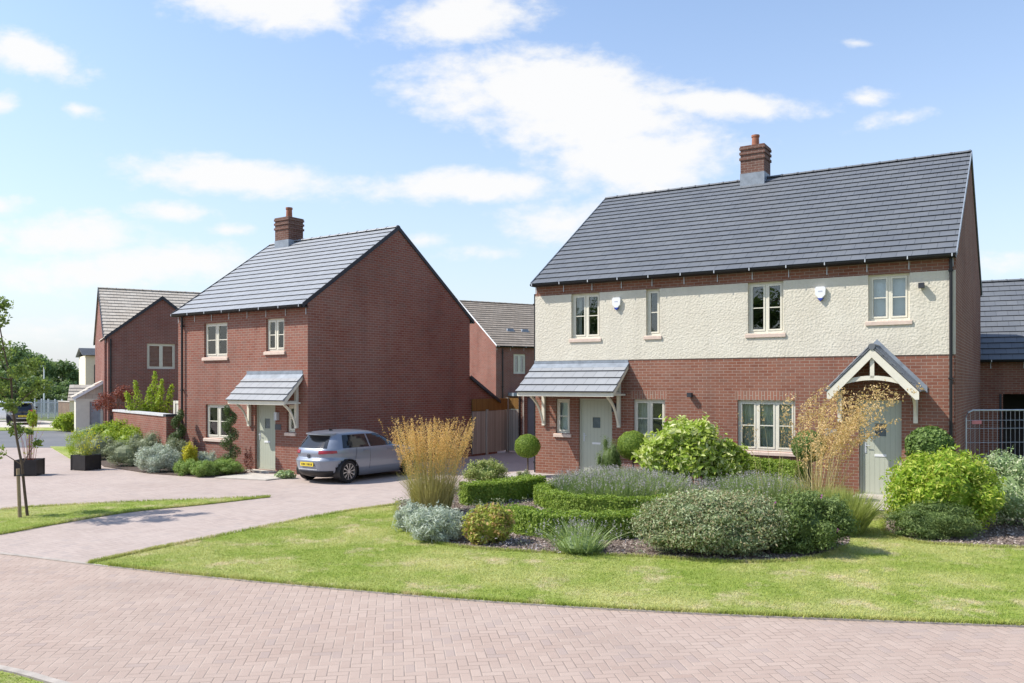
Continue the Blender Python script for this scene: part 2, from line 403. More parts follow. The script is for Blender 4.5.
def bush(name, label, cat, loc, r, n, leaf, mat, k=9, group=None, core=True, spread=.55, size=(.20, .36), shell=.55,
         jit=.95, flowers=None, sprigs=0, asp=.5, rz=0):
    """a leafy shrub: leaf faces through lobed volumes round a twiggy heart"""
    lb = lobes(r[0], r[1], r[2], k, spread, size)
    P, N = lobe_points(lb, n, shell, .35, jit)
    if sprigs:   # loose shoots that break the outline
        L0 = [lb[i] for i in rng.integers(0, len(lb), sprigs)]
        d = unit(rng.normal(size=(sprigs, 3))*[1, 1, .7] + [0, 0, .8])
        for (c, rr), dd in zip(L0, d):
            m = 9; t = np.linspace(.85, 1.22+.24*rnd(1)[0], m)[:, None]
            pp = c + dd*rr*t + rng.normal(size=(m, 3))*leaf*.45
            P = np.concatenate([P, pp]); N = np.concatenate([N, dd+rng.normal(size=(m, 3))*.6])
        ok = P[:, 2] > .01; P, N = P[ok], N[ok]
    sz = leaf*(.65+.7*rnd(len(P)))
    parts = [(*leaves(P, N, sz, sz*asp), 0)]
    if core:
        for i, (c, rr) in enumerate(lb): parts.append((*ball(c, rr*(.72 if i == len(lb)-1 else .5)), 0))
    V, Q, U, mi = join(parts)
    c_, s_ = math.cos(rz), math.sin(rz); V = V @ np.array([[c_, s_, 0], [-s_, c_, 0], [0, 0, 1]])
    if flowers:
        fm, fn, fs = flowers
        root = empty(name, (*loc, 0) if len(loc) == 2 else loc)
        qmesh('foliage', V, Q, U, mat, None, root)
        P2, N2 = lobe_points(lb, fn, .02, .6, .4)
        cl = np.repeat(P2, 4, 0) + rng.normal(size=(len(P2)*4, 3))*fs*.5
        V2, Q2, U2 = leaves(cl @ np.array([[c_, s_, 0], [-s_, c_, 0], [0, 0, 1]]), np.repeat(N2, 4, 0)+rng.normal(size=cl.shape)*.5, fs, fs*.8)
        qmesh('flowers', V2, Q2, U2, fm, None, root)['kind'] = 'stuff'
        return tag(root, label, cat, group)
    o = qmesh(name, V, Q, U, mat, None, None, (*loc, 0) if len(loc) == 2 else loc)
    return tag(o, label, cat, group)
def clipped(name, P, N, leaf, mat, extra=(), loc=(0, 0, 0), parent=None):
    sz = leaf*(.6+.8*rnd(len(P)))
    V, Q, U, mi = join([(*leaves(P, N, sz, sz*.6), 0)] + [(*e, 0) for e in extra])
    return qmesh(name, V, Q, U, mat, None, parent, loc)
def hedge(name, label, path, w, h, mat, dens=4200, leaf=.03, closed=False, cat='hedge', wob=.03):
    pts = np.array(path, float)
    if closed: pts = np.vstack([pts, pts[:1]])
    c = pts.mean(axis=0); pts = pts-c
    seg = np.diff(pts, axis=0); sl = np.linalg.norm(seg, axis=1); tot = sl.sum()
    n = int(dens*tot*(w+2*h)/1.2); t = rnd(n)*tot; cs = np.concatenate([[0], np.cumsum(sl)])
    i = np.clip(np.searchsorted(cs, t, 'right')-1, 0, len(sl)-1); fr = (t-cs[i])/sl[i]
    B = pts[i] + seg[i]*fr[:, None]; tn = seg[i]/sl[i][:, None]; nr = np.stack([-tn[:, 1], tn[:, 0]], 1)
    q = rnd(n)*(w+2*h); top = (q > h) & (q < h+w); left = q <= h
    off = np.where(top, q-h-w/2, np.where(left, -w/2, w/2)); z = np.where(top, h, np.where(left, q, q-h-w))
    z = np.clip(z, .01, h)
    lum = np.sin(t*5.1+off*9)*.5+np.sin(t*11.3+z*7)*.5
    dp = -np.abs(rng.normal(size=n))*.035 + lum*wob
    N3 = np.stack([np.where(top, 0, np.sign(off))*nr[:, 0], np.where(top, 0, np.sign(off))*nr[:, 1], np.where(top, 1.0, .15)], 1)
    P = np.stack([B[:, 0]+nr[:, 0]*off, B[:, 1]+nr[:, 1]*off, z], 1) + N3*dp[:, None] + rng.normal(size=(n, 3))*.012
    # ends
    if not closed:
        for e, s in ((0, -1), (-1, 1)):
            m = int(dens*w*h); d = seg[e]/sl[e]; nn = np.array([-d[1], d[0]]); o_ = (rnd(m)-.5)*w; zz = rnd(m)*h
            base = pts[0] if e == 0 else pts[-1]
            pe = np.stack([base[0]+nn[0]*o_+s*d[0]*.02, base[1]+nn[1]*o_+s*d[1]*.02, zz], 1)+rng.normal(size=(m, 3))*.015
            P = np.vstack([P, pe]); N3 = np.vstack([N3, np.tile([s*d[0], s*d[1], .2], (m, 1))])
    P[:, 2] = np.maximum(P[:, 2], .01)
    # twiggy heart
    K = len(pts); V = []; Q = []
    for k in range(K):
        d = seg[min(k, K-2)] + (seg[max(k-1, 0)] if (0 < k < K-1) else 0); d = d/np.linalg.norm(d); nn = np.array([-d[1], d[0]])*(w/2-.05)
        for s, z in ((-1, .0), (-1, h-.05), (1, h-.05), (1, .0)): V.append((pts[k][0]+nn[0]*s, pts[k][1]+nn[1]*s, z))
    for k in range(K-1):
        for a in range(3): Q.append((4*k+a, 4*k+a+1, 4*k+a+5, 4*k+a+4))
    Q.append((0, 1, 2, 3)); Q.append(tuple(4*(K-1)+a for a in (3, 2, 1, 0)))
    core = (np.array(V), np.array(Q), np.tile([.1, .2], (len(V), 1)))
    o = clipped(name, P, N3+rng.normal(size=P.shape)*.45, leaf, mat, [core], (c[0], c[1], 0))
    return tag(o, label, cat)
def ballshape(c, r, n):
    d = unit(rng.normal(size=(n, 3))); rr = 1-np.abs(rng.normal(size=n))*.06+.02*np.sin(d[:, 0]*9+d[:, 2]*7)
    return np.array(c)+d*np.array(r)*rr[:, None], d+rng.normal(size=(n, 3))*.45
def trunk(mb, base, top, r0, r1, wob=.05, seg=6):
    pts = []; rs = []
    for k in range(seg+1):
        t = k/seg; p = Vector(base).lerp(Vector(top), t)
        if 0 < k < seg: p += Vector((random.uniform(-wob, wob), random.uniform(-wob, wob), 0))
        pts.append(p); rs.append(r0+(r1-r0)*t)
    mb.tube(pts, rs, 7); return pts
def tree(name, label, loc, h, cr, n, leaf, mat, ch=None, group=None, clumps=26, cat='tree', r0=None, lean=(0, 0)):
    root = empty(name, (*loc, 0)); ch = ch or h*.62
    mb = MB(); r0 = r0 or h*.022
    pts = trunk(mb, (0, 0, 0), (lean[0], lean[1], h*.8), r0, r0*.3, h*.008, 8)
    cl = []
    for k in range(clumps):
        d = unit(rng.normal(size=(1, 3)))[0]; rr = .45+.5*rnd(1)[0]
        c = np.array([lean[0]*.8, lean[1]*.8, h-ch/2]) + d*np.array([cr, cr, ch/2])*rr
        s = cr*(.22+.2*rnd(1)[0]); cl.append((c, np.array([s, s, s*.75])))
        if k % 2 == 0:
            i = min(len(pts)-1, max(3, int(len(pts)*(.45+.4*random.random()))))
            a = pts[i]; mb.tube([a, a.lerp(Vector(c), .5)+Vector((0, 0, h*.02)), Vector(c)], [r0*.35, r0*.22, r0*.08], 5)
    P, N = lobe_points(cl, n, .75, .3, .7)
    sz = leaf*(.6+.8*rnd(len(P)))
    V, Q, U, mi = join([(*leaves(P, N, sz, sz*.6), 0)])
    mb.build('trunk', M['bark'], root); qmesh('crown', V, Q, U, mat, None, root)
    return tag(root, label, cat, group)

# ------------------------------------------------------------------ house kit (local axes: x along the front, y to the back, z up; front at y = 0)
class Frame:
    def __init__(s, A, deg): s.A = A; s.th = R(deg); s.u = (math.cos(s.th), math.sin(s.th)); s.n = (-s.u[1], s.u[0])
    def fp(s, px, py, b=0.0):
        dx = (px-CXP)/F; ax, ay = s.A[0]+s.n[0]*b, s.A[1]+s.n[1]*b
        a = (dx*ay-ax)/(s.u[0]-dx*s.u[1]); t = ay+a*s.u[1]
        return a, HC+(HOR-py)*t/F
    def rect(s, x0, x1, yt, yb, ref=None):
        a0 = s.fp(x0, yt)[0]; a1 = s.fp(x1, yt)[0]; xm = x0 if ref is None else ref
        return a0, a1, s.fp(xm, yb)[1], s.fp(xm, yt)[1]
def wall_grid(mb, a0, a1, z0, z1, ops, y=0.0, rev=.12, back=False):
    A = sorted({a0, a1, *[v for o in ops for v in o[:2] if a0 < v < a1]}); Z = sorted({z0, z1, *[v for o in ops for v in o[2:4] if z0 < v < z1]})
    for i in range(len(A)-1):
        for j in range(len(Z)-1):
            ca, cz = (A[i]+A[i+1])/2, (Z[j]+Z[j+1])/2
            if any(o[0] < ca < o[1] and o[2] < cz < o[3] for o in ops): continue
            p = [(A[i], y, Z[j]), (A[i+1], y, Z[j]), (A[i+1], y, Z[j+1]), (A[i], y, Z[j+1])]
            mb.poly(p[::-1] if back else p)
    for o in ops:
        b0, b1, c0, c1 = max(o[0], a0), min(o[1], a1), max(o[2], z0), min(o[3], z1)
        if b1 <= b0 or c1 <= c0: continue
        s = y+rev
        mb.poly([(b0, y, c0), (b0, y, c1), (b0, s, c1), (b0, s, c0)]); mb.poly([(b1, y, c0), (b1, s, c0), (b1, s, c1), (b1, y, c1)])
        if o[3] <= z1: mb.poly([(b0, y, c1), (b1, y, c1), (b1, s, c1), (b0, s, c1)])
        if o[2] >= z0: mb.poly([(b0, y, c0), (b0, s, c0), (b1, s, c0), (b1, y, c0)])
def slope(mb, x0, x1, lo, hi, g, th=.022, sag=0.0):
    """tiled slope between the eaves point lo=(y,z) and ridge point hi=(y,z): real overlapping courses"""
    dy, dz = hi[0]-lo[0], hi[1]-lo[1]; Ln = math.hypot(dy, dz); ty, tz = dy/Ln, dz/Ln
    ny, nz = -tz*(1 if dy > 0 else -1)*(1 if dy > 0 else 1), abs(ty)
    if dy < 0: ny = tz
    k = max(1, round(Ln/g)); gg = Ln/k
    def P(x, s, o): return (x, lo[0]+ty*s+ny*o, lo[1]+tz*s+nz*o)
    for i in range(k):
        s0, s1 = i*gg, (i+1)*gg; e = .002
        top = [P(x0, s0-.03, th+.016), P(x1, s0-.03, th+.016), P(x1, s1, .006), P(x0, s1, .006)]
        uv = [(x0, i*.3+.006), (x1, i*.3+.006), (x1, (i+1)*.3-.006), (x0, (i+1)*.3-.006)]
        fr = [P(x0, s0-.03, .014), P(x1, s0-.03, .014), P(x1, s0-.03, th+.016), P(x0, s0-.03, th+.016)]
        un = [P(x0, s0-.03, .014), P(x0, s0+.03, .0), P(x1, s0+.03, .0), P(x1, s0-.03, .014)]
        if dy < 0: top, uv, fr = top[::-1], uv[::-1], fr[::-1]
        mb.poly(top, uv); mb.poly(fr, [(0, 0)]*4); mb.poly(un, [(0, 0)]*4)  # front edges take the dark joint colour, painting in the shadow line between courses
        for x in (x0, x1): mb.poly([P(x, s0-.03, -.012), P(x, s0-.03, th+.016), P(x, s1, .006), P(x, s1, -.012)], [(.1, .15)]*4)
    mb.poly([P(x0, -.01, -.014), P(x0, Ln, -.014), P(x1, Ln, -.014), P(x1, -.01, -.014)], [(.1, .15)]*4)
def ridge_tiles(root, x0, x1, y, z, mat, parent=None, r=.10, along='x'):
    mb = MB(); n = max(2, round((x1-x0)/.45)); st = (x1-x0)/n
    for i in range(n):
        a, b = x0+i*st+.003, x0+(i+1)*st-.003
        for rr, (p, q) in ((r, (a, b)), (r+.014, (b-.05, b+.001))):
            K = 6; ang = [math.pi*(.08+.84*k/K) for k in range(K+1)]
            for k in range(K):
                c0, c1 = ang[k], ang[k+1]
                f = lambda x, an: (x, y+rr*math.cos(an), z-.045+rr*.8*math.sin(an))
                mb.poly([f(p, c0), f(p, c1), f(q, c1), f(q, c0)][::-1], None, True)
            for xx in (p, q): mb.poly([(xx, y+rr*math.cos(an), z-.045+rr*.8*math.sin(an)) for an in ang])
    return mb.build('ridge_tiles', mat, parent or root)
def shell(root, L, D, ze, zr, ops, mats, of=.2, gauge=.3, brick_mat=None, render=None, ov=.06, verge_w=.14, gut=True, lo_z=None):
    """walls, floors, roof, verges, gutters of a gable-ended house; ze, zr = top of tiles at the eaves edge and ridge"""
    s = D/2; k = (zr-ze)/(s+of)
    top = ze+k*of-.04
    mb = MB()
    if render:
        r0, r1 = render
        wall_grid(mb, 0, L, 0, r0, ops); wall_grid(mb, 0, L, r1, top, ops)
        rp = MB(); wall_grid(rp, .0, L, r0, r1, ops, y=-.018, rev=.14)
        for (p, q) in (((0, r0), (L, r0)), ((0, r1), (L, r1)), ((0, r0), (0, r1)), ((L, r0), (L, r1))):
            rp.poly([(p[0], -.018, p[1]), (q[0], -.018, q[1]), (q[0], .0, q[1]), (p[0], .0, p[1])])
        rp.build('render_panel', M['render'], root)
    else: wall_grid(mb, 0, L, 0, top, ops)
    mb.poly([(L, D, 0), (0, D, 0), (0, D, top), (L, D, top)])
    zz = zr-.06
    mb.poly([(0, D, 0), (0, 0, 0), (0, 0, top), (0, s, zz), (0, D, top)]); mb.poly([(L, 0, 0), (L, D, 0), (L, D, top), (L, s, zz), (L, 0, top)])
    mb.build('wall', brick_mat, root)
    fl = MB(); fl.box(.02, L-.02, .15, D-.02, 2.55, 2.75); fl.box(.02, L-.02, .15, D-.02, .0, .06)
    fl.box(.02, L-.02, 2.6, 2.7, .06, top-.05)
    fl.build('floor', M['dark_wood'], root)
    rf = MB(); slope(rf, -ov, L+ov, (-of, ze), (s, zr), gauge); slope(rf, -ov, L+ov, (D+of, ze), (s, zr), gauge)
    roof = rf.build('roof', mats['roof'], root)
    ridge_tiles(root, -ov, L+ov, s, zr+.03, mats['roof'], roof)
    for x in (-ov-.025, L+ov+.003):
        for f in ((lambda y: y), (lambda y: D-y)):
            vg = MB(); vg.prism([(x, f(-of-.02), ze+.05), (x, f(s), zr+.055), (x, f(s), zr+.055-verge_w), (x, f(-of-.02), ze+.05-verge_w)], (.022, 0, 0))
            vg.build('verge', mats.get('verge', M['dark_trim']), root, recalc=True)
    if gut:
        for yy in (-of-.045, D+of+.045):
            g = MB(); rr = .058
            an = [math.pi+math.pi*q/6 for q in range(7)]
            for q in range(6):
                P = lambda x, a, r_: (x, yy+r_*math.cos(a), ze-.015+r_*math.sin(a))
                g.poly([P(-ov, an[q], rr), P(-ov, an[q+1], rr), P(L+ov, an[q+1], rr), P(L+ov, an[q], rr)], None, True)
                g.poly([P(-ov, an[q], rr-.006), P(L+ov, an[q], rr-.006), P(L+ov, an[q+1], rr-.006), P(-ov, an[q+1], rr-.006)], None, True)
            for x in (-ov, L+ov): g.poly([(x, yy+rr*math.cos(a), ze-.015+rr*math.sin(a)) for a in an])
            y2 = -.0 if yy < 0 else D
            g.box(-ov, L+ov, min(yy+.045 if yy < 0 else y2+.004, y2-.004), max(yy-.045 if yy > 0 else y2-.004, y2+.004), ze-.075, ze-.045)
            nb = max(2, round(L/.95))
            for i in range(nb+1):
                x = .05+(L-.1)*i/nb; g.cur = 1; g.box(x-.011, x+.011, yy-.066, yy-.06, ze-.07, ze+.0)
                if yy < 0: g.box(x-.009, x+.009, -.034, -.022, ze-.27, ze-.078)
            g.build('gutter', [M['black'], M['galv']], root)
    return roof
def window(root, r, n=2, set_=.075, bar=.5, sill=True, mat=None, curtain=None, soldier=False, sill_h=.11, fw=.055, name='window'):
    a0, a1, z0, z1 = r; mat = mat or M['cream']; y = set_
    fm = MB(); fm.box(a0, a1, y, y+.07, z1-fw, z1); fm.box(a0, a1, y, y+.07, z0, z0+fw)
    fm.box(a0, a0+fw, y, y+.07, z0+fw, z1-fw); fm.box(a1-fw, a1, y, y+.07, z0+fw, z1-fw)
    w = (a1-a0)/n; pn = MB(); sw = .045
    for i in range(n):
        b0, b1 = a0+i*w, a0+(i+1)*w
        if i: fm.box(b0-fw/2, b0+fw/2, y, y+.07, z0+fw, z1-fw)
        p0 = b0+(fw if i == 0 else fw/2); p1 = b1-(fw if i == n-1 else fw/2); q0, q1 = z0+fw, z1-fw
        yy = y-.012
        fm.box(p0+.004, p1-.004, yy, y+.05, q1-sw, q1-.004); fm.box(p0+.004, p1-.004, yy, y+.05, q0+.004, q0+sw)
        fm.box(p0+.004, p0+sw, yy, y+.05, q0+sw, q1-sw); fm.box(p1-sw, p1-.004, yy, y+.05, q0+sw, q1-sw)
        if bar:
            zb = q0+(q1-q0)*bar; fm.box(p0+sw, p1-sw, yy+.006, y+.046, zb-.012, zb+.012)
        pn.box(p0+sw-.004, p1-sw+.004, y+.018, y+.026, q0+sw-.004, q1-sw+.004)
    fo = fm.build(name, mat, root)
    pn.build('pane', M['glass'], fo)
    if sill:
        sb = MB(); e = .055
        sb.hexa([(a0-e, -.055, z0-sill_h), (a1+e, -.055, z0-sill_h), (a0-e, .005, z0-sill_h), (a1+e, .005, z0-sill_h),
                 (a0-e, -.055, z0-.028), (a1+e, -.055, z0-.028), (a0-e, .005, z0-.008), (a1+e, .005, z0-.008)])
        sb.box(a0+.002, a1-.002, .005, y+.02, z0-.05, z0-.003)
        sb.build('sill', M['stone'], fo)
    if curtain:
        kind, mt = curtain; cb = MB()
        def drape(x0, x1, zt, zb, amp=.035, per=.11):
            m = max(4, int((x1-x0)/.025))
            for i in range(m):
                p, q = x0+(x1-x0)*i/m, x0+(x1-x0)*(i+1)/m
                f = lambda x: y+.2+amp*math.sin(2*math.pi*x/per)+.4*amp*math.sin(2*math.pi*x/per*.37)
                cb.poly([(p, f(p), zb), (q, f(q), zb), (q, f(q), zt), (p, f(p), zt)], None, True)
        W = a1-a0
        if kind == 'sides':
            drape(a0+.02, a0+W*.24, z1, z0-.05); cb.build('curtain', mt, fo); cb = MB(); drape(a1-W*.24, a1-.02, z1, z0-.05)
        elif kind == 'left': drape(a0+.02, a0+W*.5, z1, z0-.05)
        elif kind == 'full': drape(a0+.01, a1-.01, z1, z0-.05, .02, .09)
        elif kind == 'blind': cb.box(a0+.02, a1-.02, y+.16, y+.17, z0+(z1-z0)*.0, z1)
        elif kind == 'half': cb.box(a0+.02, a1-.02, y+.16, y+.17, z0+(z1-z0)*.58, z1)
        elif kind == 'shutter':
            kk = int((z1-z0)/.07)
            for q in range(kk):
                zq = z0+.04+q*(z1-z0-.06)/kk
                cb.hexa([(a0+.06, y+.10, zq), (a1-.06, y+.10, zq), (a0+.06, y+.13, zq+.045), (a1-.06, y+.13, zq+.045),
                         (a0+.06, y+.104, zq+.004), (a1-.06, y+.104, zq+.004), (a0+.06, y+.134, zq+.05), (a1-.06, y+.134, zq+.05)])
        cb.build('curtain', mt, fo)
    if soldier:
        lb = MB(); lb.box(a0-.06, a1+.06, -.003, .002, z1+.002, z1+.225); lb.build('lintel', M['soldier'], fo)
    return fo
def door(root, r, light=(.5, .62, .24, .30), plate=.42, step=True):
    a0, a1, z0, z1 = r; y = .07; fw = .06
    fb = MB(); fb.box(a0, a0+fw, y, y+.08, z0, z1); fb.box(a1-fw, a1, y, y+.08, z0, z1); fb.box(a0+fw, a1-fw, y, y+.08, z1-fw, z1)
    fb.box(a0+fw, a1-fw, y, y+.08, z0, z0+.045)
    H = z1-z0; ds = MB(); cx = (a0+a1)/2; d0, d1, e0, e1 = a0+fw+.004, a1-fw-.004, z0+.05, z1-fw-.004
    lw, lh = light[2], light[3]; lz = z0+H*light[1]; op = [(cx-lw/2, cx+lw/2, lz, lz+lh)]
    wall_grid(ds, d0, d1, e0, e1, op, y=y+.02, rev=.03)
    ds.box(d0, d1, y+.055, y+.062, e0, e1)
    do = ds.build('door', M['door'], root)
    fb.build('door_frame', M['sage'], do)
    g = MB(); g.box(cx-lw/2+.002, cx+lw/2-.002, y+.04, y+.05, lz+.002, lz+lh-.002); g.build('door_glass', plain('door_glazing', (.10, .13, .15), .12, .2, 8, spec=.6), do)
    p = MB(); p.box(cx-.13, cx+.13, y+.008, y+.02, z0+H*plate-.028, z0+H*plate+.028); p.build('letter_plate', M['white'], do)
    h = MB(); hx = d0+.07
    h.box(hx-.018, hx+.018, y+.008, y+.02, z0+H*.44, z0+H*.55); h.tube([(hx, y+.015, z0+H*.52), (hx, y-.035, z0+H*.52), (hx+.1, y-.035, z0+H*.52)], .009, 8)
    h.build('handle', M['galv'], do)
    if step:
        s = MB(); s.box(a0-.08, a1+.08, -.30, .14, 0, z0-.004); s.build('doorstep', M['concrete'], do)
    return do
def bracket(parent, x, zt, zb, d, ze, w=.09):
    b = MB()
    b.box(x-w/2, x+w/2, -w, -.002, zb, zt)                      # wall post
    b.box(x-w/2+.004, x+w/2-.004, -d, -w-.002, ze-.09, ze-.003)  # arm
    pts = []                                                    # curved strut
    K = 8
    for i in range(K+1):
        t = i/K; an = t*math.pi/2
        pts.append((-w-.01-(d-w-.14)*(t-.12*math.sin(t*math.pi)), zb+.10+(ze-.11-zb-.10)*(t+.10*math.sin(t*math.pi))))
    th = .035
    for i in range(K):
        (y0, q0), (y1, q1) = pts[i], pts[i+1]
        b.hexa([(x-.03, y0, q0-th), (x+.03, y0, q0-th), (x-.03, y0-.0, q0+th), (x+.03, y0, q0+th),
                (x-.03, y1, q1-th), (x+.03, y1, q1-th), (x-.03, y1, q1+th), (x+.03, y1, q1+th)])
    b.build('bracket', M['cream'], parent, recalc=True)
def canopy(root, a0, a1, zt, ze, d, br, zb, roofmat, g=.28):
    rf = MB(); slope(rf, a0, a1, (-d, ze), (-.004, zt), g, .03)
    c = rf.build('canopy', roofmat, root)
    k = (zt-ze)/d
    fb = MB(); fb.box(a0+.02, a1-.02, -d+.02, -d+.05, ze-.13, ze-.015)
    for x in (a0+.012, a1-.042):
        fb.prism([(x, -d+.05, ze-.12), (x, -d+.05, ze+.05*k-.022), (x, -.01, zt-.03), (x, -.01, zt-.14)], (.03, 0, 0))
    n = max(3, int((a1-a0)/.4))
    for i in range(n):
        x = a0+.1+(a1-a0-.25)*i/(n-1); fb.box(x, x+.05, -d+.055, -.01, ze-.11, ze-.06)
    fb.build('fascia', M['cream'], c, recalc=True)
    fl = MB(); fl.hexa([(a0, -.16, zt-.16*k+.035), (a1, -.16, zt-.16*k+.035), (a0, -.004, zt+.03), (a1, -.004, zt+.03),
                        (a0, -.16, zt-.16*k+.042), (a1, -.16, zt-.16*k+.042), (a0, -.004, zt+.04), (a1, -.004, zt+.04)])
    fl.box(a0+.02, a1-.02, -.012, -.003, zt+.042, zt+.14); fl.build('flashing', M['lead'], c)
    for x in br: bracket(c, x, ze+(d-.09)*k-.05 if k else ze, zb, d-.08, ze-.015+.0)
    return c
def chimney(roof, x0, x1, y0, y1, zb, zt, zf, brickmat, pot=True, potz=.42):
    c = MB(); c.box(x0, x1, y0, y1, zb, zt-.02)
    for z in (zt-.10, zt-.25, zt-.42): c.box(x0-.03, x1+.03, y0-.03, y1+.03, z, z+.075)
    c.box(x0-.012, x1+.012, y0-.012, y1+.012, zt-.021, zt+.02)
    ch = c.build('chimney', brickmat, roof)
    f = MB(); e = .012
    f.box(x0-e, x1+e, y0-e, y1+e, zb+.02, zf); f.box(x0-.12, x1+.12, y0-.16, y0+.02, zb-.0, zb+.03)
    f.build('flashing', M['lead'], ch)
    p = MB(); cx, cy = (x0+x1)/2, (y0+y1)/2
    p.lathe([(.0, zt), (.135, zt), (.13, zt+.06), (.115, zt+.08), (.105, zt+potz-.08), (.125, zt+potz-.06), (.125, zt+potz), (.095, zt+potz), (.09, zt+.1)], (cx, cy, 0), 18)
    p.build('chimney_pot', M['terracotta'], ch)
    return ch
def pipe(root, x, y, z1, z0=.05, off=.0):
    b = MB(); b.tube([(x, y, z0), (x, y, z1)], .036, 10)
    n = max(2, int((z1-z0)/1.4))
    for i in range(n):
        z = z0+.3+(z1-z0-.6)*i/max(1, n-1); b.box(x-.05, x+.05, y-.042, y+.05, z-.02, z+.02)
    return b.build('downpipe', M['black'], root)

# ================================================================== THE SEMI-DETACHED PAIR (right)
fr = Frame((.6898, 24.7126), -32.0); LR, DR = 10.938, 9.585
hr = empty('semi_detached_house', (*fr.A, 0), fr.th)
tag(hr, 'pair of semi-detached houses, brick below and cream render above, under a long slate-grey roof', 'house')
W1 = fr.rect(571.5, 599.8, 295, 338.5); W2 = fr.rect(646.3, 660, 291, 335.5); W3 = fr.rect(748.0, 783.6, 284.3, 333.5); W4 = fr.rect(868.3, 909.8, 276, 321)
W5 = fr.rect(737.4, 795.2, 400, 450); W6 = fr.rect(633.4, 665, 399.3, 437); W7 = fr.rect(555.7, 569.8, 399, 433)
D1 = fr.rect(578.6, 612, 398.5, 475); D2 = fr.rect(859, 901.5, 400, 496, 880)
def upto(w, z): return (w[0], w[1], w[2], z)
zr0, zr1 = 3.32, 5.215
W1, W2, W3, W4 = [upto(w, zr1) for w in (W1, W2, W3, W4)]
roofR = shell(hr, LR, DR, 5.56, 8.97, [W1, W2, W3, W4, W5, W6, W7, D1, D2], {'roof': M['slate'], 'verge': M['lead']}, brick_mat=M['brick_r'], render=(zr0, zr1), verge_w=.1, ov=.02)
window(hr, W1, 2, curtain=('sides', M['curtain'])); window(hr, W2, 1); window(hr, W3, 2)
window(hr, W4, 2, curtain=('blind', M['blind']))
window(hr, W5, 3, curtain=('full', plain('net_curtain', (.66, .71, .65), .9, .1)), soldier=True, sill_h=.10); window(hr, W6, 2, soldier=True, curtain=('left', M['curtain'])); window(hr, W7, 1, curtain=('blind', M['blind']), bar=.5)
door(hr, D1); door(hr, D2)
ca1 = fr.fp(629, 361)[0]
canopy(hr, -.05, ca1, 3.20, 2.44, 1.0, (fr.fp(544.5, 400)[0], fr.fp(619.5, 400)[0]), 1.45, M['slate_l'])
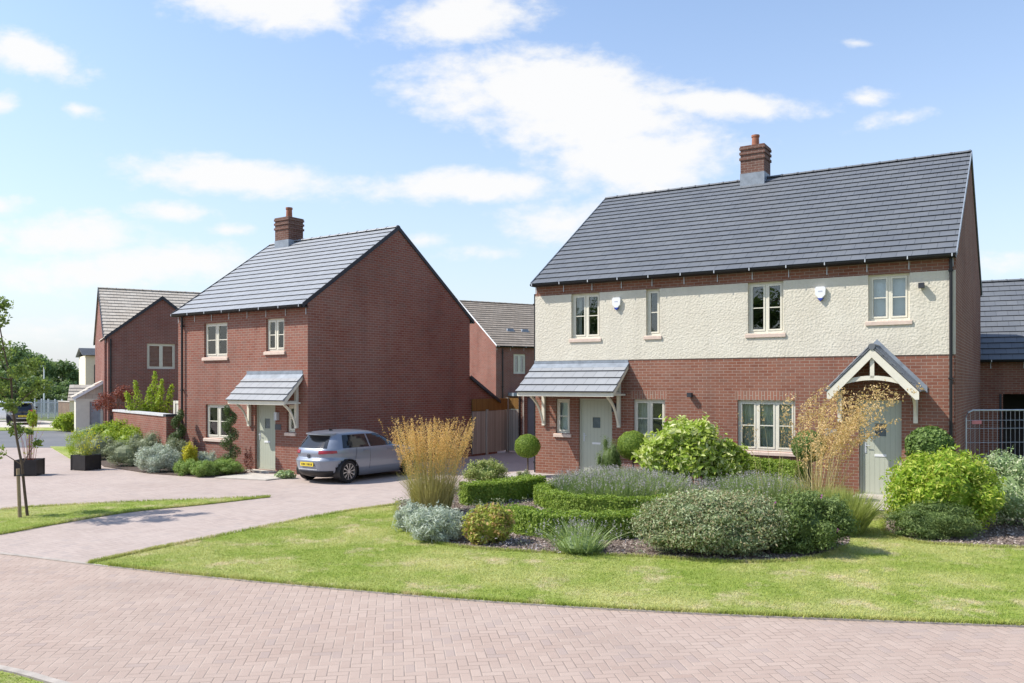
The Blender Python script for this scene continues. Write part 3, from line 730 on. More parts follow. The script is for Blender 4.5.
# gabled porch over the right-hand door
def gable_porch(root, xc, hw, zr, zf, d, zb):
    k = (zr-zf)/hw
    rf = MB(); g = .26; sl = math.hypot(hw, zr-zf); n = round(sl/g)
    for sgn in (-1, 1):
        for i in range(n):
            t0, t1 = i/n, (i+1)/n
            P = lambda t, y, o: (xc+sgn*hw*(1-t)+sgn*o*k/math.hypot(1, k), y, zf+(zr-zf)*t+o/math.hypot(1, k))
            a, b = P(t0-.02, -d, .034), P(t0-.02, -.003, .034); c, e = P(t1, -.003, .008), P(t1, -d, .008)
            rf.poly([a, b, c, e] if sgn > 0 else [a, e, c, b], [(0, i*.3+.01), (d, i*.3+.01), (d, i*.3+.29), (0, i*.3+.29)])
            rf.poly([P(t0-.02, -d, -.01), P(t0-.02, -.003, -.01), b, a], [(.1, .15)]*4)
            for y in (-d, -.003): rf.poly([P(t0-.02, y, -.01), P(t0-.02, y, .034), P(t1, y, .008), P(t1, y, -.01)], [(.1, .15)]*4)
        rf.poly([P(-.02, -d, -.012), P(1, -d, -.012), P(1, -.003, -.012), P(-.02, -.003, -.012)], [(.1, .15)]*4)
    for sgn in (-1, 1):
        for q in range(5):
            y = -d+.03+(d-.06)*q/4; rf.tube([(xc+sgn*hw*1.0, y, zf+.03), (xc+sgn*.04, y, zr+.025)], .026, 6)
    c = rf.build('porch_canopy', M['slate'], root)
    rt = MB(); rt.tube([(xc, -d-.01, zr+.0), (xc, -.004, zr+.0)], .075, 10); rt.build('ridge_tiles', M['slate'], c)
    fl = MB()
    for sgn in (-1, 1):
        q = [(xc, zr+.20), (xc+sgn*(hw+.08), zf+.18-.08*k), (xc+sgn*(hw+.08), zf+.02-.08*k), (xc, zr+.02)]
        fl.prism([(x, -.028, z) for x, z in q], (0, .008, 0))
    fl.build('flashing', M['lead'], c, recalc=True)
    bb = MB(); bw = .17; y = -d+.012
    for sgn in (-1, 1):
        q = [(xc, zr-.035), (xc+sgn*(hw-.01), zf-.035+.01*k), (xc+sgn*(hw-.01), zf-.035-bw+.01*k), (xc+sgn*(hw-.09), zf-.035-bw*.95), (xc, zr-.035-bw*1.25)]
        bb.prism([(x, y, z) for x, z in q], (0, .045, 0))
    bb.build('barge_board', M['cream'], c, recalc=True)
    kp = MB(); kp.box(xc-.045, xc+.045, y+.05, y+.11, zf+.28, zr-.16); kp.build('king_post', M['cream'], c)
    tb = MB(); K = 12; w2 = hw*.80
    for i in range(K):
        x0, x1 = -w2+2*w2*i/K, -w2+2*w2*(i+1)/K
        f = lambda x: zf+.07+.17*(1-(x/w2)**2)
        tb.hexa([(xc+x0, y+.05, f(x0)), (xc+x1, y+.05, f(x1)), (xc+x0, y+.12, f(x0)), (xc+x1, y+.12, f(x1)),
                 (xc+x0, y+.05, f(x0)+.10), (xc+x1, y+.05, f(x1)+.10), (xc+x0, y+.12, f(x0)+.10), (xc+x1, y+.12, f(x1)+.10)])
    tb.build('tie_beam', M['cream'], c)
    for sgn in (-1, 1):
        x = xc+sgn*(hw-.16)
        b = MB(); b.box(x-.045, x+.045, -.09, -.003, zb, zf+.02); b.box(x-.05, x+.05, -d+.06, -.003, zf-.1, zf-.02)
        K = 8
        for i in range(K):
            pt = lambda t: (-.09-(d-.26)*(1-math.cos(t*math.pi/2)), zb+.08+(zf-.12-zb-.08)*math.sin(t*math.pi/2))
            (y0, z0), (y1, z1) = pt(i/K), pt((i+1)/K)
            b.hexa([(x-.03, y0, z0-.035), (x+.03, y0, z0-.035), (x-.03, y0, z0+.035), (x+.03, y0, z0+.035), (x-.03, y1, z1-.035), (x+.03, y1, z1-.035), (x-.03, y1, z1+.035), (x+.03, y1, z1+.035)])
        b.build('bracket', M['cream'], c, recalc=True)
    return c
xc = fr.fp(875, 360)[0]; xf = fr.fp(926.5, 392)[0]
gable_porch(hr, xc+.05, (xf-xc)*.90, 3.50, 2.50, .80, 1.75)
# chimney, pipes and fittings
cxr = fr.fp(755.5, 180, DR/2)[0]
chimney(roofR, cxr-.36, cxr+.36, DR/2-.36, DR/2+.36, 8.62, 9.95, 9.12, M['brick_c'], potz=.40)
pipe(hr, LR-.09, -.075, 5.5)
pipe(hr, -.08, .12, 5.3)
def alarm(root, px, py):
    a, z = fr.fp(px, py); b = MB(); w, h, d = .125, .16, .075
    q = [(-w, h*.75), (-w*.72, h), (w*.72, h), (w, h*.75), (w*.9, -h*.25), (0, -h), (-w*.9, -h*.25)]
    b.prism([(a+x, -.02-d, z+zz) for x, zz in q], (0, d, 0)); o = b.build('alarm_box', M['white'], root, recalc=True)
    s = MB(); q = [(w*.6, -h*.55), (0, -h*1.02), (-w*.6, -h*.55)]
    s.prism([(a+x, -.023-d, z+zz-.03) for x, zz in q], (0, d*.96, 0)); s.build('strobe', M['blue'], o, recalc=True)
    l = MB(); l.box(a-.05, a+.05, -.0225-d, -.02-d, z+.03, z+.06); l.build('badge', plain('badge_grey', (.45, .47, .55), .5), o)
alarm(hr, 617.5, 303.5); alarm(hr, 821, 293.5)
def lamp(root, px, py, y0):
    a, z = fr.fp(px, py); b = MB(); b.box(a-.035, a+.035, y0-.03, y0-.002, z-.05, z+.05)
    b.box(a-.06, a+.06, y0-.16, y0-.032, z-.055, z+.06); b.build('wall_lamp', M['dark_trim'], root)
lamp(hr, 922, 286, -.018); lamp(hr, 691, 395, 0)
a, z = fr.fp(831, 432); sg = MB(); sg.box(a-.13, a+.13, -.018, -.003, z-.08, z+.08)
sg.build('house_sign', plain('sign_slate', (.30, .29, .28), .6), hr)
a, z = fr.fp(614.5, 407); lb = MB(); lb.box(a-.05, a+.05, -.09, -.003, z-.13, z+.1); lb.build('lantern', M['dark_trim'], hr)

# ================================================================== THE DETACHED HOUSE (left)
fl0 = Frame((-10.9282, 27.8184), -34.53); ex = .16
fl = Frame((fl0.A[0]-fl0.u[0]*ex, fl0.A[1]-fl0.u[1]*ex), -34.53); LL, DL = 6.094+ex, 7.70
hl = empty('detached_house', (*fl.A, 0), fl.th)
tag(hl, 'detached red brick house with a plain gable end beside the grey hatchback', 'house')
V1 = fl.rect(204.1, 227.2, 323.6, 357.2); V2 = fl.rect(266, 284.2, 319, 351.2); V3 = fl.rect(205.6, 229.5, 404.3, 437.5); V4 = fl.rect(286.8, 295, 405, 432)
DL1 = fl.rect(255, 275.3, 403, 469.0)
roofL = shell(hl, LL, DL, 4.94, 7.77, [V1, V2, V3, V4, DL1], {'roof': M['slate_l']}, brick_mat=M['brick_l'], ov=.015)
window(hl, V1, 2, curtain=('full', M['curtain'])); window(hl, V2, 2, curtain=('half', M['blind'])); window(hl, V3, 2, curtain=('sides', M['curtain'])); window(hl, V4, 1)
door(hl, DL1)
zcl = fl.fp(275, 375.5)[1]; dcl = .72
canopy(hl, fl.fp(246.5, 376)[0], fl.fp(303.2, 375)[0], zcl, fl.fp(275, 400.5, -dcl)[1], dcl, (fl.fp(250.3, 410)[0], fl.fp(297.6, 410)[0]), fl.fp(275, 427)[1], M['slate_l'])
cxl = fl.fp(289.5, 245, DL/2)[0]
chimney(roofL, cxl-.38, cxl+.34, DL/2-.34, DL/2+.34, 7.35, 8.62, 7.82, M['brick_c'], potz=.42)
pipe(hl, fl.fp(184, 400)[0], -.075, 4.85)
a, z = fl.fp(278.3, 427); sg = MB(); sg.box(a-.13, a+.13, -.018, -.003, z-.08, z+.08); sg.build('house_sign', plain('sign_dark', (.08, .08, .09), .5), hl)
a, z = fl.fp(278, 415.5); lb = MB(); lb.box(a-.06, a+.06, -.11, -.003, z-.14, z+.1); lb.build('lantern', M['galv'], hl)
# single-storey lean-to at the back, in line with the gable
lt = MB(); x1, d0, d1 = LL-.01, DL+.002, DL+1.75
lt.poly([(x1, d0, 0), (x1, d1, 0), (x1, d1, 2.0), (x1, d0, 2.86)]); lt.poly([(x1, d1, 0), (0, d1, 0), (0, d1, 2.0), (x1, d1, 2.0)]); lt.poly([(0, d1, 0), (0, d0, 0), (0, d0, 2.86), (0, d1, 2.0)])
lo_ = lt.build('lean_to', M['brick_l'], hl)
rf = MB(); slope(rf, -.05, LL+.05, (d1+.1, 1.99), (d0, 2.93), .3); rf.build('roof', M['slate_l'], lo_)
vg = MB(); vg.prism([(LL+.055, d0, 2.97), (LL+.055, d1+.12, 2.03), (LL+.055, d1+.12, 1.91), (LL+.055, d0, 2.84)], (.022, 0, 0)); vg.build('verge', M['dark_trim'], lo_, recalc=True)

# ================================================================== FAR-LEFT HOUSE WITH A GABLED WING
ff = Frame((-20.62, 42.6), 29.5)
hf = empty('gabled_house', (*ff.A, 0), ff.th)
tag(hf, 'brick house with a forward gable and tan roof tiles beyond the garden wall', 'house')
roofF = shell(hf, 11.5, 7.6, 5.0, 7.87, [], {'roof': M['tan_tile']}, brick_mat=M['brick_f'])
def wing(root, x0, x1, yf, ze, zr, ops):
    xm = (x0+x1)/2; hw = (x1-x0)/2; k = (zr-ze)/(hw+.15)
    mb = MB(); top = ze+k*.15-.05
    wall_grid(mb, x0, x1, 0, top, ops, y=yf)
    mb.poly([(x0, yf, top), (x1, yf, top), (xm, yf, zr-.06)])
    mb.poly([(x0, .0, 0), (x0, yf, 0), (x0, yf, top), (x0, .0, top)]); mb.poly([(x1, yf, 0), (x1, .0, 0), (x1, .0, top), (x1, yf, top)])
    wg = mb.build('wing', M['brick_f'], root)
    rf = MB(); 
    for sgn in (-1, 1):
        n = 9
        for i in range(n):
            P = lambda t, y, o: (xm+sgn*(hw+.15)*(1-t), y, ze+(zr-ze)*t+o)
            t0, t1 = i/n-.01, (i+1)/n; yb = 3.2
            q = [P(t0, yf-.07, .04), P(t0, yb, .04), P(t1, yb, .01), P(t1, yf-.07, .01)]
            rf.poly(q if sgn > 0 else q[::-1], [(0, i*.3+.01), (3, i*.3+.01), (3, i*.3+.29), (0, i*.3+.29)])
            rf.poly([P(t0, yf-.07, -.01), P(t0, yb, -.01), P(t0, yb, .04), P(t0, yf-.07, .04)], [(.1, .15)]*4)
    rf.build('roof', M['tan_tile'], wg)
    vg = MB()
    for sgn in (-1, 1):
        q = [(xm, zr+.05), (xm+sgn*(hw+.17), ze+.03), (xm+sgn*(hw+.17), ze-.13), (xm, zr-.13)]
        vg.prism([(x, yf-.095, z) for x, z in q], (0, .025, 0))
    vg.build('verge', M['dark_trim'], wg, recalc=True)
    return wg
yf = -.75
xw0 = ff.fp(108, 340, yf)[0]; xw1 = xw0+5.05
fw_ = lambda px, py: ff.fp(px, py, yf)
wa, wz1 = fw_(147, 343.5); wb, wz0 = fw_(175, 369)
wg = wing(hf, xw0, xw1, yf, 4.98, 7.12, [(wa, wb, wz0, wz1)])
wo = window(hf, (wa, wb, wz0, wz1), 2, sill=False, bar=0, curtain=('shutter', plain('shutter_slats', (.42, .36, .32), .6)), fw=.07)
wo.location.y = yf
pipe(hf, xw0+.12, yf-.06, 4.9)
# porch on the lit side of the far house
pb = MB(); pw = 1.25; p0, p1 = .9, 3.0
wall_grid(pb, -pw, -.005, 0, 1.9, [(-.62, -.12, 0, 1.75)], y=p0); pb.box(-pw, -pw+.1, p0+.002, p1, 0, 1.9); pb.box(-pw, -.005, p1-.1, p1, 0, 1.89)
po = pb.build('porch', M['cream'], hf)
tp_ = MB(); tp_.poly([(-pw, p0-.012, 1.9), (-.006, p0-.012, 1.9), (-.006, p0-.012, 2.66)]); tp_.build('tile_hanging', M['tan_tile'], po)
rp = MB()
for i in range(4):
    t0, t1 = i/4, (i+1)/4
    P = lambda t, y, o: (-pw-.15+(pw+.15)*t-.004, y, 1.96+.85*t+o)
    rp.poly([P(t0-.02, p0-.12, .05), P(t1, p0-.12, .015), P(t1, p1+.12, .015), P(t0-.02, p1+.12, .05)], [(0, i*.3), (0, i*.3+.29), (2.4, i*.3+.29), (2.4, i*.3)])
    rp.poly([P(t0-.02, p0-.12, .0), P(t0-.02, p0-.12, .05), P(t0-.02, p1+.12, .05), P(t0-.02, p1+.12, 0)], [(.1, .15)]*4)
rp.build('roof', M['tan_tile'], po)
bg = MB(); bg.prism([(-pw-.15, p0-.14, 1.95), (-.006, p0-.14, 2.8), (-.006, p0-.14, 2.66), (-pw-.1, p0-.14, 1.84)], (0, .03, 0)); bg.build('barge_board', M['white'], po, recalc=True)
dd = MB(); dd.box(-.62, -.12, p0+.08, p0+.12, .02, 1.75); dd.build('door', plain('grey_paint', (.32, .34, .36), .5), po)

# cream house further back on the far left
fc = Frame((-27.5, 54.3), 32.0)
hc_ = empty('cream_house', (*fc.A, 0), fc.th); tag(hc_, 'cream walled house with a dark roof showing behind the far-left brick house', 'house')
cw = MB(); Lc, Dc = 5.0, 4.4
cw.box(0, Lc, 0, Dc, 0, 4.5); cw.build('wall', plain('cream_wall', (.74, .67, .50), .8, .05), hc_)
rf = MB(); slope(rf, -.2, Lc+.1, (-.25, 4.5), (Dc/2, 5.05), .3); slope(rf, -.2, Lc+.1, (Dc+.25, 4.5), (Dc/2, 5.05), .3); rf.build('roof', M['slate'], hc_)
b = MB(); b.box(.5, 1.0, -.05, -.003, 2.6, 3.9); b.build('window', M['dark_trim'], hc_)
gx, gy = gp(76, 384+2.65*F/52)
sh_ = empty('garden_shed', (-26.9, 51.2, 0), R(20)); tag(sh_, 'low outbuilding with a tan tiled roof left of the far house porch', 'shed')
b = MB(); b.box(0, 1.3, 0, 1.6, 0, 1.66); b.build('wall', M['cream'], sh_)
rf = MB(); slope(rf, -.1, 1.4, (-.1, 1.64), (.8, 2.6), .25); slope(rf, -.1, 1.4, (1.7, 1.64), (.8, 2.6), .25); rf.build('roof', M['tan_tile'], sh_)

# ================================================================== HOUSE BEHIND, BETWEEN THE TWO
fb_ = Frame((-1.0, 52.6), 31.0)
hb = empty('rear_house', (*fb_.A, 0), fb_.th); tag(hb, 'brick house with brown roof tiles seen in the gap between the two main houses', 'house')
bw0, bz1 = fb_.fp(513.6, 354); bw1, bz0 = fb_.fp(525.8, 373.8)
opb = [(bw0, bw1, bz0, bz1)]
roofB = shell(hb, 9.0, 9.8, 5.03, 8.25, opb, {'roof': M['brown_tile'], 'verge': M['white']}, brick_mat=M['brick_f'], verge_w=.09)
window(hb, opb[0], 2, sill=False, bar=0, curtain=('shutter', M['white']), fw=.09)
pipe(hb, .45, -.07, 4.9)
for px in (509.5, 524):
    a, _ = fb_.fp(px, 331, 1.6); v = MB(); zz = 5.03+(8.25-5.03)/(4.9+.2)*(1.6+.2)
    v.prism([(a-.3, 1.4, zz-.1), (a+.3, 1.4, zz-.1), (a+.2, 1.45, zz+.09), (a-.2, 1.45, zz+.09)], (0, .4, 0)); v.build('roof_vent', M['lead'], roofB, recalc=True)
a0, z_ = fb_.fp(508, 394); a1, _ = fb_.fp(524, 394)
b = MB(); b.box(a0, a1, -.7, -.004, z_-.12, z_+.08); b.build('door_hood', M['lead'], hb)
b = MB(); b.box(a0+.2, a1, -.06, -.004, 0, z_-.3); b.build('door', M['cream'], hb)

# brick garage tucked behind the left end of the pair, with a grey door
fg = Frame((.25, 32.2), -10); gl = empty('brick_garage', (*fg.A, 0), fg.th); tag(gl, 'small brick garage with a dark downpipe and grey door, left of the cream rendered wall', 'garage')
b = MB(); ops = [(.33, 2.5, 0, 2.15)]; wall_grid(b, 0, 3, 0, 2.42, ops); b.poly([(0, 4, 0), (0, 0, 0), (0, 0, 2.42), (0, 4, 2.42)]); b.poly([(3, 0, 0), (3, 4, 0), (3, 4, 2.42), (3, 0, 2.42)]); b.poly([(3, 4, 0), (0, 4, 0), (0, 4, 2.42), (3, 4, 2.42)])
b.build('wall', M['brick_r'], gl)
b = MB(); b.box(.33, 2.5, .08, .12, 0, 2.15); b.build('garage_door', M['grey_door'], gl)
b = MB(); b.box(-.08, 3.08, -.1, 4.1, 2.42, 2.5); b.build('roof', M['dark_trim'], gl)
pipe(gl, .06, -.06, 2.4)
b = MB(); b.tube([(.2, -.05, .1), (.2, -.05, 2.3)], .03, 8); b.build('vent_pipe', M['cream'], gl)

# ================================================================== GARAGE ON THE RIGHT EDGE
fq = Frame((13.7, 27.9), -26); hg = empty('slate_roofed_garage', (*fq.A, 0), fq.th); tag(hg, 'brick garage with a grey tiled roof and dark open doorway at the right edge', 'garage')
aq = fq.fp(1003, 394); opq = [(aq[0], aq[0]+2.4, 0, aq[1])]
roofG = shell(hg, 6.5, 6.4, fq.fp(1000, 360)[1], fq.fp(1000, 281.5, 3.2)[1], opq, {'roof': M['slate']}, brick_mat=M['brick_r'], of=.3)
b = MB(); b.box(aq[0]-.1, aq[0]-.04, -.03, -.003, 0, aq[1]); b.build('door_post', M['dark_trim'], hg)

# ================================================================== GROUND SURFACES
def sheet(name, pts, z, mat, kind='structure', thick=0.0, label=None, tri=False):
    c = (0, 0)
    b = MB(); q = [(p[0], p[1], z) for p in pts]
    ar = sum(pts[i][0]*pts[(i+1) % len(pts)][1]-pts[(i+1) % len(pts)][0]*pts[i][1] for i in range(len(pts)))
    if ar < 0: q = q[::-1]
    b.poly(q)
    if thick:
        for i in range(len(q)):
            j = (i+1) % len(q); b.poly([(q[i][0], q[i][1], z-thick), (q[j][0], q[j][1], z-thick), q[j], q[i]])
    o = b.build(name, mat); o['kind'] = kind; return o
def smooth(pts, n=6):
    P = [Vector((p[0], p[1], 0)) for p in pts]; out = []
    for i in range(len(P)-1):
        p0, p1, p2, p3 = P[max(i-1, 0)], P[i], P[i+1], P[min(i+2, len(P)-1)]
        for k in range(n):
            t = k/n
            v = .5*((2*p1)+(p2-p0)*t+(2*p0-5*p1+4*p2-p3)*t*t+(3*p1-p0-3*p2+p3)*t**3); out.append((v.x, v.y))
    out.append((P[-1].x, P[-1].y)); return out
sheet('ground', [(-900, -60), (900, -60), (900, 1400), (-900, 1400)], -.03, M['field'])
# foreground shared surface
front_edge = smooth([gp(*p) for p in ((-260, 533), (-120, 543), (0, 554), (90, 564.5), (200, 576.5), (350, 590.5), (512, 603.5), (700, 614), (850, 620), (1024, 626.5), (1200, 630))])
near_edge = smooth([gp(*p) for p in ((-300, 620), (-150, 641), (0, 669), (62, 685), (200, 722), (420, 800), (800, 900))])
sheet('paved_road', front_edge + [(9, 2), (0, 2)] + near_edge[::-1], .0, M['pav_a'])
# parking court and drive
drive_lo = smooth([gp(*p) for p in ((90, 564.5), (140, 553.5), (200, 541), (330, 515), (398, 505.5))])
court = front_edge[:19] + drive_lo[1:] + [gp(400, 500), gp(470, 505), (.2, 23.9), (.6, 24.7), (2, 38), (-6, 38), (-14, 34), (-17.5, 34), (-20.5, 36.5), (-48, 36.5), (-40, 18)]
sheet('driveway', court, .004, M['pav_b'])
sheet('road', [(-120, 35.0), (-17.5, 35.0), (-18.3, 38.5), (-19.4, 40.8), (-22.0, 47.3), (-120, 50)], .009, M['asphalt'])
sheet('pavement', [(-120, 50.2), (-24.0, 47.8), (-25, 52), (-35, 62), (-120, 64)], .013, M['concrete'])
def strip(name, line, w, z, h, mat):
    b = MB(); L_ = [Vector((p[0], p[1], 0)) for p in line]; pr = []
    for i, p in enumerate(L_):
        d = (L_[min(i+1, len(L_)-1)]-L_[max(i-1, 0)]).normalized(); n = Vector((-d.y, d.x, 0))
        pr.append((p-n*w/2, p+n*w/2))
    for i in range(len(pr)-1):
        (a, b0), (c, d) = pr[i], pr[i+1]
        up = Vector((0, 0, z)); lo = Vector((0, 0, z-h))
        b.poly([a+up, c+up, d+up, b0+up]); b.poly([a+lo, c+lo, c+up, a+up]); b.poly([b0+up, d+up, d+lo, b0+lo])
    o = b.build(name, mat); o['kind'] = 'structure'; return o
kb = plain('kerb_stone', (.40, .355, .31), .9, .15, 7, bump=.4)
strip('kerb', front_edge, .07, .018, .05, kb)
strip('kerb', [(p[0], p[1]) for p in near_edge], .08, .02, .05, kb)
ed = plain('edging', (.30, .25, .22), .9, .15, 10)
strip('edging', drive_lo, .10, .014, .04, ed)
# lawns
lawn_a = [p for p in front_edge if p[0] > drive_lo[0][0]] + [(16, 9.2), (16, 19), (10.2, 19.0), gp(898, 497), gp(850, 500), (4, 21.8), (1.2, 23.6), gp(470, 488), gp(400, 503)] + drive_lo[::-1][1:]
sheet('lawn', lawn_a, .022, M['lawn'], thick=.05)
strip_b = smooth([gp(*p) for p in ((-120, 527), (0, 511), (60, 506.5), (150, 502), (270, 497.5))]) + smooth([gp(*p) for p in ((270, 497.5), (200, 505.5), (130, 512.5), (60, 524), (0, 535), (-120, 556))])[1:]
sheet('lawn', strip_b, .024, M['lawn'], thick=.05)
nl = [(p[0]-.06, p[1]-.06) for p in near_edge if -6.5 < p[0] < -2.0] + [(-2.5, 3.5), (-8, 3.5)]
nl = [(-7.5, 9.3)] + nl
sheet('lawn', nl, .024, M['lawn'], thick=.05)
sheet('lawn', [(-33, 47.9), (-24.2, 47.6), (-24.6, 50.4), (-33, 51.2)], .03, M['lawn'], thick=.05)
sheet('lawn', [gp(50, 447), gp(88, 447), gp(100, 462), gp(75, 462)], .026, M['lawn'], thick=.05)
# planting beds
bed_a = smooth([gp(*p) for p in ((398, 503), (397, 518), (412, 536), (450, 547), (520, 553), (640, 558), (740, 564), (810, 560), (842, 550), (850, 538), (846, 520), (848, 500))]) + [(6.5, 20.9), (3.2, 22.9), (1.4, 23.7), gp(470, 487)]
sheet('planting_bed', bed_a, .034, M['mulch'], thick=.05)
bed_b = smooth([gp(*p) for p in ((884, 520), (886, 534), (915, 543), (960, 547), (1024, 549), (1100, 548))]) + [(13, 18.5), (10.6, 18.6), (9.5, 18.0)]
sheet('planting_bed', bed_b, .034, M['mulch'], thick=.05)
bed_c = [gp(97, 462), gp(104, 467), gp(150, 474), gp(200, 477.5), gp(245, 478), gp(246, 474)] + [(-8.2, 26.0), (-11, 27.9), (-15.6, 33), (-18.5, 36)]
sheet('planting_bed', bed_c, .03, M['soil'], thick=.05)
# paths to the doors
pth = [gp(842, 513), gp(888, 512), gp(905, 495), gp(856, 495)]
sheet('path', pth, .044, M['pav_c'], thick=.04)
sheet('path', [gp(478, 482), gp(545, 486), gp(600, 482), gp(640, 478), gp(625, 473), gp(520, 473)], .045, M['pav_c'], thick=.04)
sheet('path', [gp(250, 474), gp(296, 477.5), gp(266, 481), gp(215, 478.5)], .038, M['concrete'], thick=.03)

# grass blades over the lawns: uncountable, one object
def inpoly(P, poly):
    x, y = P[:, 0], P[:, 1]; r = np.zeros(len(P), bool); n = len(poly)
    for i in range(n):
        (x0, y0), (x1, y1) = poly[i], poly[(i+1) % n]
        c = ((y0 > y) != (y1 > y)); xi = x0+(y-y0)*(x1-x0)/((y1-y0) if y1 != y0 else 1e-9); r ^= c & (x < xi)
    return r
def scatter(poly, n, excl=(), box=None):
    a = np.array(poly); lo, hi = a.min(0), a.max(0)
    if box: lo, hi = np.maximum(lo, box[0]), np.minimum(hi, box[1])
    P = lo+rng.random((n, 2))*(hi-lo); k = inpoly(P, poly)
    for e in excl: k &= ~inpoly(P, e)
    return P[k]
pg = np.vstack([scatter(lawn_a, 330000, (bed_a, bed_b, pth), ((-6.5, 8.5), (10.5, 18))), scatter(strip_b, 60000), scatter(nl, 30000, (), ((-7.5, 6), (-2, 10)))])
def along(line, m, j):
    a = np.array(line); q = rng.integers(0, len(a)-1, m); t = rnd(m)[:, None]; return a[q]+(a[q+1]-a[q])*t+rng.normal(size=(m, 2))*j
eg = np.vstack([along(bed_a[:50], 9000, .03), along(bed_b[:28], 3000, .03), along([p for p in front_edge if p[0] > drive_lo[0][0]], 9000, .02), along(drive_lo, 5000, .025), along(strip_b, 6000, .025)])
n0 = len(pg); pg = np.vstack([pg, eg]); n = len(pg); hh = .010+.020*rnd(n); hh[n0:] *= 2.0
tip = np.stack([rng.normal(size=n)*.02, rng.normal(size=n)*.02, hh], 1)
V, Q, U = blades(np.column_stack([pg, np.full(n, .02)]), tip, .0055+.004*rnd(n), .2)
o = qmesh('grass', V, Q, U, M['blade']); tag(o, 'short mown grass with dry straw patches across the lawns', 'grass', kind='stuff')
# bark chips and gravel over the beds
def chips(poly, n, z, size, mat, name, label, excl=()):
    P = scatter(poly, n, excl); m = len(P)
    P3 = np.column_stack([P, z+.004+rnd(m)*.012]); N = np.column_stack([rng.normal(size=(m, 2))*.5, np.ones(m)])
    s = size*(.5+rnd(m)); V, Q, U = leaves(P3, N, s, s*.55)
    o = qmesh(name, V, Q, U, mat); tag(o, label, name.replace('_', ' '), kind='stuff')
chipm = leafmat('bark_chip', (.14, .10, .08), (.34, .27, .23), .0, (.46, .39, .35), .9)
front_bed = [p for p in bed_a]
chips(bed_a, 60000, .034, .045, chipm, 'bark_chips', 'brown bark chips covering the central planting bed')
chips(bed_b, 14000, .034, .045, chipm, 'bark_chips', 'brown bark chips under the shrubs at the right edge')

# ================================================================== FRONT GARDEN OF THE PAIR
def at(px, py): return gp(px, py)
bush('shrub', 'broad grey-green leafy shrub in front of the lavender ring, largest in the central bed', 'shrub', ((714-512)/F*13.2, 13.2), (1.34, .92, 1.0), 40000, .050, LM['cistus'], 28, sprigs=330, asp=.42)
bush('shrub', 'deep green rounded shrub dotted with purple flowers beside the tall tan grass', 'shrub', ((803-512)/F*13.25, 13.25), (.82, .72, .98), 22000, .050, LM['cistus2'], 18, sprigs=200, asp=.45, flowers=(LM['purple'], 30, .04))
bush('laurel', 'large yellow-green laurel with glossy leaves under the middle of the brick wall', 'shrub', ((686-512)/F*19.6, 19.6), (1.20, .85, 1.90), 7500, .155, LM['laurel'], 16, sprigs=85, asp=.48)
bush('laurel', 'lower pale laurel left of the three-light window', 'shrub', ((727-512)/F*19.4, 19.4), (.62, .5, 1.42), 3200, .15, LM['laurel'], 8, sprigs=40, asp=.45)
bush('shrub', 'bright lime-green bushy shrub right of the gabled porch door', 'shrub', ((942-512)/F*15.0, 15.0), (1.06, .80, 1.50), 15000, .09, LM['choisya'], 20, sprigs=170, asp=.36)
bush('shrub', 'pale variegated shrub at the right edge in front of the wire fence', 'shrub', ((1016-512)/F*15.6, 15.6), (.86, .7, 1.42), 13000, .055, LM['varieg'], 14, sprigs=120)
bush('shrub', 'low dark green shrub at the foot of the lime-green bush', 'shrub', ((936-512)/F*14.35, 14.35), (.92, .42, .66), 12000, .045, LM['cistus2'], 12, sprigs=70, asp=.28)
bush('shrub', 'small bright green shoot standing above the lime bush near the house corner', 'shrub', ((965-512)/F*15.9, 15.9), (.22, .2, 1.42), 700, .08, LM['choisya'], 4, sprigs=10, core=False)
def lollipop(name, label, px, cy, rp, Y, stem_px=None, mat='box', group=None, n=5500, base=0.0, leaf=.032):
    X = (px-CXP)/F*Y; zc = HC-(cy-HOR)*Y/F; r = rp*1.07*Y/F
    root = empty(name, (X, Y, 0)); b = MB(); b.tube([(0, 0, 0), (.01, .005, zc*.5), (0, 0, zc-r*.6)], .022, 8); b.build('trunk', M['bark'], root)
    P, N = ballshape((0, 0, zc), (r, r, r*.92), n); clipped('crown', P, N, leaf, LM[mat], [ball((0, 0, zc), (r*.9, r*.9, r*.82), 16, 10)], parent=root)
    return tag(root, label, 'topiary tree', group)
g_ = 'clipped ball topiary along the house front'
lollipop('ball_topiary', 'clipped green ball topiary on a stem at the left corner of the rendered house', 527.5, 446, 12.2, 23.7, group=g_)
lollipop('ball_topiary', 'clipped ball topiary between the sage door and the yellow-green laurel', 633, 445.5, 15.2, 21.4, group=g_)
lollipop('ball_topiary', 'clipped ball topiary behind the tall tan grass, right of the three-light window', 809, 446, 16, 18.9, mat='boxd', group=g_, leaf=.04)
lollipop('ball_topiary', 'dark glossy ball-headed bay tree right of the gabled porch door', 929.5, 447, 21, 16.9, mat='boxd', group=g_, n=2600, leaf=.075)
bush('rosemary', 'upright feathery dark green bush in front of the sage door', 'shrub', ((609-512)/F*21.2, 21.2), (.38, .34, 1.36), 9000, .036, LM['cistus2'], 7, sprigs=50, asp=.18)
